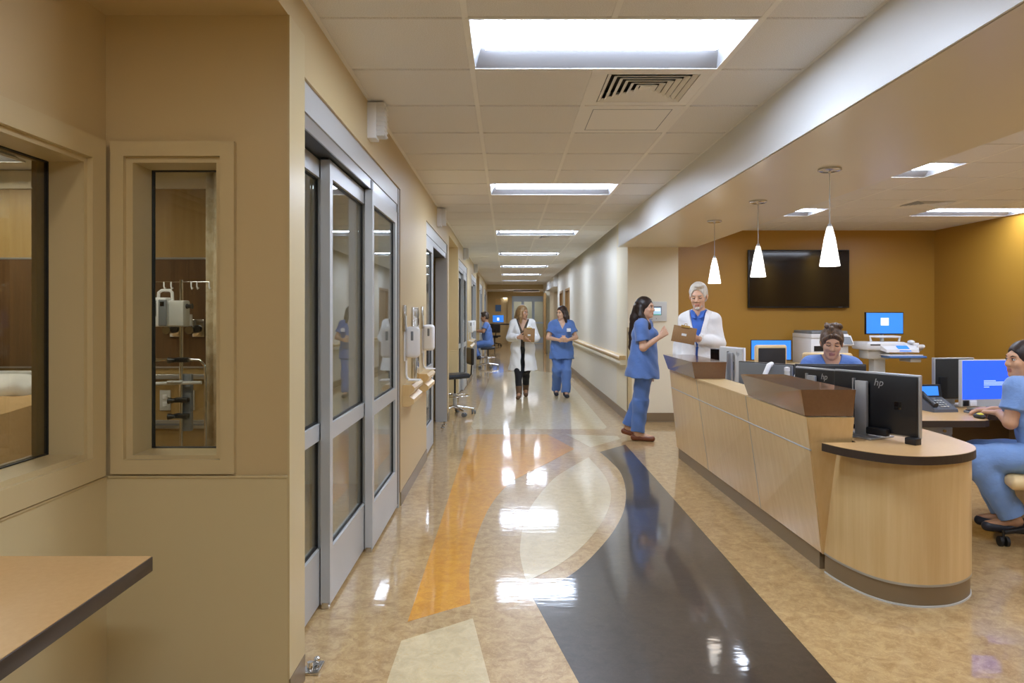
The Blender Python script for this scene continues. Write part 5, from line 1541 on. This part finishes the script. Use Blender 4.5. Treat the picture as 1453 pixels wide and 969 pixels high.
def scrub_top(m='scrubs', hem=.30, flare=.035, sleeve=.62, v=.15, vw=.40, off=.016, seed=1, hem_pt=None):
    def f(P):
        J = P['J']
        dn = unit(J['pelvis'] - J['waist']) if hem_pt is None else unit(hem_pt - J['waist'])
        he = J['waist'] + dn * hem if hem_pt is None else hem_pt
        pr = grow(P['torso'][1:4], off) + grow(P['torso'][5:], off * .7) + grow(P['trap'], .010)
        pr.append(rc(J['chest'] * .5 + J['waist'] * .5, he, .120 + off, .122 + off + flare, P['pd'], 1.27, .05, flat=True))
        for s_ in 'RL':
            e = lerp(J['sh' + s_], J['el' + s_], sleeve)
            pr.append(rc(J['sh' + s_], lerp(J['sh' + s_], J['el' + s_], .2), .066, .066, k=.035))
            pr.append(rc(lerp(J['sh' + s_], J['el' + s_], .05), e, .064, .074, k=.03, flat=True))
        pr += [vneck(J, P['fw'], P['up'], P['sd'], v, vw), neckhole(J, P['up'])]
        P['top'] = sdf_obj('scrub_top', pr, m, P['t'], P['h'], fold=.0048, fold_f=22, seed=seed)
        # chest pocket
    return f
def trousers(m='scrubs', r0=.105, r1=.085, r2=.080, end=.96, seed=2, name='trousers', waistz=.02):
    def f(P):
        J = P['J']
        pr = [rc(J['hipR'], J['hipL'], r0 + .018, r0 + .018, k=.03), rc(J['pelvis'], lerp(J['pelvis'], J['waist'], .6), r0 + .018, r0 + .01, P['pd'], 1.25, .03)]
        for s_ in 'RL':
            e = lerp(J['kn' + s_], J['an' + s_], end)
            pr += [rc(J['hip' + s_], J['kn' + s_], r0, r1, k=.03), rc(J['kn' + s_], e, r1, r2, k=.03, flat=True), rc(J['kn' + s_], lerp(J['kn' + s_], e, .3), r1, r1 * .98, k=.02)]
        sdf_obj(name, pr, m, P['t'], P['h'], fold=.0050, fold_f=20, seed=seed)
    return f
def lab_coat(hem_z=.48, seed=3, open_w=.035, m='coat', lapel=True, v_depth=.33, vw=.30, flare=.06, sl=.97):
    def f(P):
        J = P['J']; sd, up, fw = P['sd'], P['up'], P['fw']
        mid = (J['hipR'] + J['hipL']) / 2
        he = V(mid[0], mid[1], hem_z)
        def prims(o):
            pr = grow(P['torso'][0:5], .026 + o) + grow(P['torso'][5:], .016 + o) + grow(P['trap'], .018 + o)
            pr.append(rc(J['waist'], mid, .128 + o, .142 + o, P['pd'], 1.27, .05))
            pr.append(rc(mid + V(0, 0, .06), he, .142 + o, .142 + o + flare, P['pd'], 1.25, .04, flat=True))
            for s_ in 'RL':
                e = lerp(J['el' + s_], J['wr' + s_], sl)
                pr += [rc(J['sh' + s_], J['el' + s_], .068 + o, .062 + o, k=.035), rc(J['el' + s_], e, .062 + o, .050 + o, k=.025, flat=True), rc(J['el' + s_], lerp(J['el' + s_], e, .4), .062 + o, .057 + o, k=.02)]
            return pr
        tip = J['neck'] - up * v_depth
        cx = tip
        n1 = unit(sd - up * vw); n2 = unit(-sd - up * vw)
        opening = [wedge([(n1, n1 @ tip), (n2, n2 @ tip), (-fw, (-fw) @ (J['neck'] - fw * .01))], k=.006),
                   wedge([(sd, sd @ tip + open_w), (-sd, (-sd) @ tip + open_w), (-fw, (-fw) @ (mid + fw * .03)), (V(0, 0, 1), tip[2] + .03)], k=.006), neckhole(J, up, .066)]
        sdf_obj('lab_coat', prims(0) + opening, m, P['t'], P['h'], fold=.0050, fold_f=19, seed=seed)
        if lapel:
            for s_ in (-1, 1):
                # a band just outside the V edge
                na = unit(sd * s_ - up * vw)
                o_ = tip + sd * s_ * .0
                band = [dict(wedge([(-na, (-na) @ tip - .002), (na, na @ tip + .052), (-fw, (-fw) @ (J['neck'] + fw * .02)), (-up, (-up) @ (tip + up * .05)), (-(sd * s_), -.01 - (sd * s_) @ V(0, 0, 0) * 0)]), op='x')]
                sdf_obj('lapel', prims(.007) + band + [neckhole(J, up, .068)], m, P['t'], max(P['h'], .006))
    return f
def shirt(m, name='shirt', off=.010, v=.10, vw=.35, seed=5):
    def f(P):
        J = P['J']
        pr = grow(P['torso'], off) + grow(P['trap'], off)
        pr += [vneck(J, P['fw'], P['up'], P['sd'], v, vw), neckhole(J, P['up'], .064)]
        sdf_obj(name, pr, m, P['t'], P['h'], fold=.002, fold_f=24, seed=seed)
    return f
def shoe(m, sole=.0, tall=False, heel=.0, name='shoe', low=False):
    def f(P, s_):
        J = P['J']; an, toe = J['an' + s_], J['toe' + s_]
        d = unit(toe - an); fl = unit(V(d[0], d[1], 0) if abs(d[2]) < .8 else V(0, -1, 0))
        sdv = np.cross(fl, V(0, 0, 1))
        hz = V(an[0], an[1], toe[2]) - fl * .045
        # follow the foot pitch (raised heel)
        if an[2] - toe[2] > .09: hz = hz + V(0, 0, an[2] - toe[2] - .055)
        pr = [rc(hz + V(0, 0, .012), toe + V(0, 0, .004), .036, .034, sdv, 1.12, .02), rc(hz + V(0, 0, .025), lerp(hz, toe, .45) + V(0, 0, .028), .032, .03, sdv, 1.05, .02)]
        if tall or not low: pr.append(rc(an, lerp(hz, toe, .28) + V(0, 0, .02), .044, .040, k=.02))
        if tall: pr.append(rc(an, lerp(an, J['kn' + s_], .32), .047, .060, k=.02, flat=True))
        if low: pr = [rc(hz + V(0, 0, .008), toe + V(0, 0, .002), .033, .032, sdv, 1.1, .02), rc(an + V(0, 0, .05), an + fl * .06, .038, .036, k=.01, op='-')]
        lowz = min(hz[2], toe[2]) - .03
        if an[2] - toe[2] <= .09: pr.append(dict(wedge([(V(0, 0, -1), -(toe[2] - .028))]), op='x'))
        sdf_obj(name, pr, m, P['t'], .006)
    return f
# ---- hair styles (prims in head space through T)
def H_E(T, R, k, p, r, kk=.012, op='+'): return el(T(p), np.array(r) * k, R, kk, op)
def hair_long(front=(), back=(), part=True, low=-.02):
    def f(T, R, k, J, sd, up, fw):
        pr = [H_E(T, R, k, (0, .020, .036), (.087, .106, .101)), H_E(T, R, k, (0, .05, -.02), (.084, .075, .09), .02)]
        pr += [H_E(T, R, k, (0, -.105, -.035), (.064, .085, .106), .010, '-'), H_E(T, R, k, (0, -.03, -.13), (.055, .09, .07), .012, '-')]
        for a in list(front) + list(back):
            pts, rs = a
            q = [T(p) for p in pts]
            for i in range(len(q) - 1): pr.append(rc(q[i], q[i + 1], rs[i], rs[i + 1], k=.02))
        return pr
    return f
def hair_short(T, R, k, J, sd, up, fw):
    return [H_E(T, R, k, (0, .018, .038), (.089, .108, .104)), H_E(T, R, k, (0, .045, -.01), (.086, .074, .075), .02),
            H_E(T, R, k, (0, -.115, -.020), (.074, .09, .115), .012, '-'), H_E(T, R, k, (0, -.02, -.12), (.10, .12, .075), .012, '-'),
            H_E(T, R, k, (.085, -.002, -.028), (.034, .036, .046), .008, '-'), H_E(T, R, k, (-.085, -.002, -.028), (.034, .036, .046), .008, '-'),
            H_E(T, R, k, (.02, -.05, .115), (.05, .04, .022), .02)]
def hair_curly(T, R, k, J, sd, up, fw):
    pr = [H_E(T, R, k, (0, .018, .036), (.087, .106, .101)), H_E(T, R, k, (0, .05, -.01), (.084, .07, .07), .02), H_E(T, R, k, (0, -.110, -.040), (.066, .085, .104), .012, '-'), H_E(T, R, k, (0, -.02, -.12), (.09, .11, .07), .012, '-')]
    rnd = random.Random(3)
    for i in range(22):
        a = rnd.uniform(0, 2 * PI); r_ = rnd.uniform(0, .05)
        pr.append(H_E(T, R, k, (r_ * math.cos(a) * 1.2, .02 + r_ * math.sin(a), .125 + rnd.uniform(-.012, .02)), (.02, .02, .018), .008))
    for s_ in (-1, 1):
        for j in range(4):
            pr.append(H_E(T, R, k, (s_ * (.020 + .014 * j), -.080 + .009 * j, .080 - .013 * j), (.013, .012, .013), .010))
    return pr
def badge(P, pos, w=.075, hgt=.05, name='name_badge'):
    pass

# ---- 1. walking woman in a white coat
def head_at(J, dz=.158, R=None, fwd=-.012): J['head'] = J['neck'] + V(0, fwd, dz)
RT = math.radians
J = default_joints(1.56)
J['hipR'] = V(-.08, 0, .84); J['hipL'] = V(.08, 0, .84)
J['knR'] = V(-.07, -.13, .47); J['anR'] = V(-.06, -.20, .085); J['toeR'] = V(-.075, -.35, .03)
J['knL'] = V(.055, -.02, .46); J['anL'] = V(.05, .17, .115); J['toeL'] = V(.055, .03, .035)
J['elR'] = V(-.225, -.02, 1.02); J['wrR'] = V(-.075, -.235, 1.035)
J['elL'] = V(.235, .0, 1.02); J['wrL'] = V(.155, -.225, .985)
hR = rotm(52, 6, 0)
hl = hair_long(front=[(((-.075, -.02, .02), (-.085, -.03, -.08), (-.085, -.04, -.17)), (.026, .03, .018)), (((.078, .01, .02), (.085, .0, -.08), (.085, -.01, -.16)), (.024, .028, .018))],
               back=[(((0, .09, .0), (0, .10, -.10), (0, .09, -.19)), (.06, .06, .03))])
person('woman in a white coat walking towards the viewer with a clipboard', (.275, 12.15, 0), RT(-2), J, h=.008, bulk=.93, skinm='skin_tan', headR=hR, hk=.96, hair=hl, hairm_='hair_blonde',
       hands=[dict(w=J['wrR'], d=V(.85, -.35, .0), n=V(.2, .9, -.1), th=V(0, 0, 1), curl=(25, 45, 35)), dict(w=J['wrL'], d=V(-.5, -.6, .0), n=V(0, .3, .9), th=V(-.5, .3, .2), curl=(25, 40, 30))],
       garments=[shirt('blouse', 'blouse', v=.17, vw=.42), trousers('cloth_black', .092, .064, .054, .74, name='leggings'), lab_coat(.47, seed=3)],
       shoes=shoe('boot_brown', tall=True, name='boot'))
def clipboard(label, loc, rot, w=.11, hgt=.16):
    t = thing('clipboard', label, 'clipboard', loc)
    t.rotation_euler = rot
    MB().rbox(-w, w, -.002, .002, -hgt, hgt, r=.0015).build('board', 'board', t)
    MB().box(-w + .01, w - .01, .0022, .004, -hgt + .01, hgt - .03).build('paper', 'paper', t)
    MB().rbox(-.045, .045, -.010, .010, hgt - .014, hgt + .012, r=.004).build('clip', 'brass', t)
    MB().tube([(-.012, 0, hgt + .01), (-.010, 0, hgt + .03), (.010, 0, hgt + .03), (.012, 0, hgt + .01)], .004, n=8).build('clip_tab', 'brass', t)
    MB().box(-.024, .024, -.0026, -.002, -.012, .012).build('stamp', 'lightgrey_plastic', t)
    return t
clipboard('brown clipboard held by the walking woman in the white coat', (.375, 11.86, 1.075), (RT(-8), RT(3), RT(6)), .095, .115)

# ---- 2. walking nurse
J = default_joints(1.55)
J['hipR'] = V(-.085, 0, .83); J['hipL'] = V(.085, 0, .83)
J['knR'] = V(-.08, -.05, .46); J['anR'] = V(-.085, .12, .10); J['toeR'] = V(-.09, -.01, .035)
J['knL'] = V(.07, -.10, .46); J['anL'] = V(.055, -.14, .08); J['toeL'] = V(.06, -.29, .03)
J['elR'] = V(-.235, -.03, 1.02); J['wrR'] = V(-.07, -.24, .985)
J['elL'] = V(.245, -.02, 1.02); J['wrL'] = V(.075, -.245, .985)
hR = rotm(-48, 4, 0)
hl = hair_long(front=[(((.075, -.01, .02), (.09, -.01, -.07), (.095, .0, -.16)), (.028, .032, .02)), (((-.076, .01, .02), (-.086, .02, -.06), (-.085, .03, -.13)), (.024, .026, .016))],
               back=[(((0, .09, .0), (0, .10, -.10), (.02, .085, -.18)), (.06, .065, .03))])
pn = person('woman in blue scrubs with a white badge walking down the corridor', (.955, 12.3, 0), RT(2), J, h=.008, skinm='skin_fair', headR=hR, hk=.96, hair=hl, hairm_='hair_brown',
            hands=[dict(w=J['wrR'], d=V(.9, -.3, .05), n=V(0, .8, -.3), th=V(0, -.3, 1), curl=(20, 30, 20)), dict(w=J['wrL'], d=V(-.9, -.25, .05), n=V(0, .8, -.3), th=V(0, -.3, 1), curl=(20, 30, 20))],
            garments=[trousers('scrubs', .100, .082, .078, .99, seed=4), scrub_top('scrubs', hem=.33, flare=.035, seed=6)], shoes=shoe('shoe_dark'))
MB().rbox(.065, .135, -.190, -.186, 1.125, 1.185, r=.001).build('name_badge', 'paper', pn)

# ---- 3. woman at the counter, seen from the side
J = default_joints(1.60)
J['pelvis'] = V(0, .01, .90); J['waist'] = V(0, .0, 1.02); J['chest'] = V(0, .01, 1.19); J['neck'] = V(0, .015, 1.345); J['head'] = V(0, -.01, 1.495)
J['shR'] = V(-.155, .02, 1.295); J['shL'] = V(.155, .0, 1.295)
J['hipR'] = V(-.085, .0, .85); J['hipL'] = V(.085, .0, .85)
J['knR'] = V(-.075, .03, .46); J['anR'] = V(-.07, .07, .075); J['toeR'] = V(-.075, -.095, .028)
J['knL'] = V(.07, .05, .46); J['anL'] = V(.075, .20, .125); J['toeL'] = V(.075, .075, .032)
J['elR'] = V(-.20, -.01, 1.05); J['wrR'] = V(-.155, -.19, 1.175)
J['elL'] = V(.20, .03, 1.03); J['wrL'] = V(.20, -.03, .80)
hR = rotm(-16, 0, 0)
hl = hair_long(front=[(((-.070, .03, .0), (-.082, .02, -.09), (-.09, -.06, -.20), (-.08, -.09, -.34), (-.10, -.085, -.46)), (.026, .034, .036, .034, .014))],
               back=[(((0, .09, .0), (0, .12, -.12), (0, .15, -.30), (-.01, .16, -.46), (-.01, .15, -.56)), (.06, .066, .055, .042, .016))])
person('woman in blue scrubs with very long dark hair standing at the counter', (1.56, 8.02, 0), RT(72), J, h=.006, skinm='skin_fair', headR=hR, hk=.97, hair=hl, hairm_='hair_black',
       hands=[dict(w=J['wrR'], d=V(.05, -.75, .65), n=V(.75, .2, .1), th=V(.1, .5, .8), curl=(70, 80, 50), thumb=(.9, .45, .5)), dict(w=J['wrL'], d=V(0, -.15, -1), n=V(-1, 0, 0), th=V(0, -1, 0), curl=(20, 25, 20))],
       garments=[trousers('scrubs', .100, .084, .078, .93, seed=7), scrub_top('scrubs', hem=.31, flare=.06, sleeve=.70, seed=8)], shoes=shoe('shoe_brown', low=True, name='flat_shoe'))

# ---- 4. older man in a white coat
J = default_joints(1.79, False)
J['shR'] = V(-.152, .01, 1.415); J['shL'] = V(.152, .01, 1.415); J['elR'] = V(-.215, .03, 1.15); J['wrR'] = V(-.215, -.06, .91)
J['elL'] = V(.212, .0, 1.165); J['wrL'] = V(.045, -.225, 1.215)
J['neck'] = V(0, -.01, 1.50); J['head'] = V(0, -.045, 1.665)
hR = rotm(-14, 14, 0)
person('older man with grey hair in a white coat reading a clipboard', (2.00, 7.36, 0), RT(-26), J, h=.006, skinm='skin_fair', headR=rotm(2, 14, 0), hk=1.10, male=True, fem=False, hair=hair_short, hairm_='hair_grey', brow='brow_grey', eyes='down', beard=True, bulk=1.0,
       hands=[dict(w=J['wrL'], d=V(-.95, -.2, .02), n=V(.1, .75, .3), th=V(-.1, -.3, 1), curl=(18, 30, 25)), dict(w=J['wrR'], d=V(0, -.1, -1), n=V(1, 0, 0), th=V(0, -1, 0), curl=(20, 25, 20))],
       garments=[shirt('shirt_blue', 'shirt', v=.055, vw=.6), trousers('cloth_black', .098, .08, .07, .98), lab_coat(.62, seed=9, open_w=.018, vw=.22, v_depth=.40)], shoes=shoe('shoe_dark'))
doc = [o for o in bpy.data.objects if o.get('label', '').startswith('older man')][0]
doc.scale = (.965, .965, .965)
for s_ in (-1, 1):
    cb = MB().hexa([(s_ * .012, -.118, 1.425), (s_ * .055, -.108, 1.440), (s_ * .078, -.060, 1.520), (s_ * .030, -.088, 1.500),
                    (s_ * .012, -.124, 1.428), (s_ * .058, -.114, 1.443), (s_ * .084, -.064, 1.523), (s_ * .032, -.096, 1.503)])
    cb.build('collar', 'shirt_blue', doc)
clipboard('brown clipboard in the hand of the man in the white coat', (1.785, 7.13, 1.215), (RT(-14), RT(10), RT(-16)), .115, .085)

# ---- seated helper
def seated(H, male=False, seat=.48, lean=.0):
    J = default_joints(H, not male)
    dz = seat + .09 - J['hipR'][2]
    for n in ('pelvis', 'waist', 'chest', 'neck', 'head', 'shR', 'shL', 'elR', 'elL', 'wrR', 'wrL', 'hipR', 'hipL'):
        J[n] = J[n] + V(0, 0, dz)
        J[n][1] -= lean * max(0, J[n][2] - (seat + .1))
    for s_, x in (('R', -.10), ('L', .10)):
        J['kn' + s_] = V(x, -.40, seat + .055); J['an' + s_] = V(x, -.36, .09); J['toe' + s_] = V(x, -.52, .03)
    return J
# ---- 5. seated nurse behind the monitors
J = seated(1.63, seat=.46, lean=.06)
top_z = J['head'][2]
J['head'] = J['neck'] + V(0, -.055, .135)
J['elR'] = V(-.22, -.08, .86); J['elL'] = V(.22, -.08, .86); J['wrR'] = V(-.12, -.29, .80); J['wrL'] = V(.12, -.29, .80)
person('nurse with curly tied-up hair seated behind the monitors looking down', (2.655, 5.80, 0), RT(-20), J, h=.006, skinm='skin_olive', headR=rotm(0, 14, 3), hk=1.02, hair=hair_curly, hairm_='hair_curly', eyes='down',
       hands=[dict(w=J['wrR'], d=V(.1, -1, -.1), n=V(0, 0, -1), th=V(1, 0, 0)), dict(w=J['wrL'], d=V(-.1, -1, -.1), n=V(0, 0, -1), th=V(-1, 0, 0))],
       garments=[trousers('scrubs', .10, .085, .08, .97), scrub_top('scrubs', hem=.20, flare=.0, seed=11)], shoes=shoe('shoe_dark'))

# ---- 6. nurse at the right edge
J = seated(1.50, seat=.45)
sz = J['shL'][2]
J['waist'] = J['waist'] + V(0, -.03, 0); J['chest'] = J['chest'] + V(-.01, -.07, 0); J['neck'] = V(-.02, -.10, sz + .035); J['head'] = V(-.02, -.125, sz + .172)
J['shL'] = V(.085, -.165, sz); J['shR'] = V(-.13, -.035, sz)
J['elL'] = V(.12, -.205, .75); J['wrL'] = V(-.06, -.245, .785); J['elR'] = V(-.20, -.10, .78); J['wrR'] = V(-.22, -.27, .785)
for s_ in 'LR': J['kn' + s_] = V(.09 if s_ == 'L' else -.09, -.37, .505)
J['anL'] = V(.06, -.17, .13); J['toeL'] = V(.07, -.32, .08); J['anR'] = V(-.06, -.20, .13); J['toeR'] = V(-.06, -.35, .08)
hl = hair_long(back=[(((0, .085, .02), (0, .115, -.03), (0, .12, -.08)), (.05, .05, .03))])
person('nurse in light blue scrubs seated at the right edge facing the bright blue monitor', (3.35, 4.38, 0), RT(-120), J, h=.006, skinm='skin_olive', headR=rotm(28, 0, 0), hk=.95, hair=hl, hairm_='hair_black',
       hands=[dict(w=J['wrL'], d=V(-.75, -.65, -.05), n=V(0, 0, -1), th=V(-.65, .75, 0), curl=(25, 45, 35)), dict(w=J['wrR'], d=V(.1, -1, -.05), n=V(0, 0, -1), th=V(1, 0, 0))],
       garments=[trousers('scrubs_light', .104, .088, .078, .90, seed=12), scrub_top('scrubs_light', hem=.22, flare=.01, seed=13)], shoes=shoe('shoe_dark', low=True))

# ---- 7. man on the far stool
J = seated(1.74, True, seat=.565, lean=.12)
J['elR'] = V(-.25, -.12, .98); J['elL'] = V(.25, -.12, .98); J['wrR'] = V(-.12, -.36, .98); J['wrL'] = V(.12, -.36, .98)
for s_, x in (('R', -.11), ('L', .11)):
    J['kn' + s_] = V(x, -.40, .60); J['an' + s_] = V(x, -.26, .30); J['toe' + s_] = V(x, -.40, .25)
person('man in blue scrubs seated on a stool at the far alcove', (-.50, 18.95, 0), RT(-90), J, h=.010, skinm='skin_tan', headR=rotm(-4, 8, 0), hk=1.02, male=True, fem=False, hair=hair_short, hairm_='hair_short',
       hands=[dict(w=J['wrR'], d=V(.1, -1, .1), n=V(0, 0, -1), th=V(1, 0, 0)), dict(w=J['wrL'], d=V(-.1, -1, .1), n=V(0, 0, -1), th=V(-1, 0, 0))],
       garments=[trousers('scrubs', .105, .09, .08, .95), scrub_top('scrubs', hem=.24, flare=.02, seed=15)], shoes=shoe('shoe_dark'))
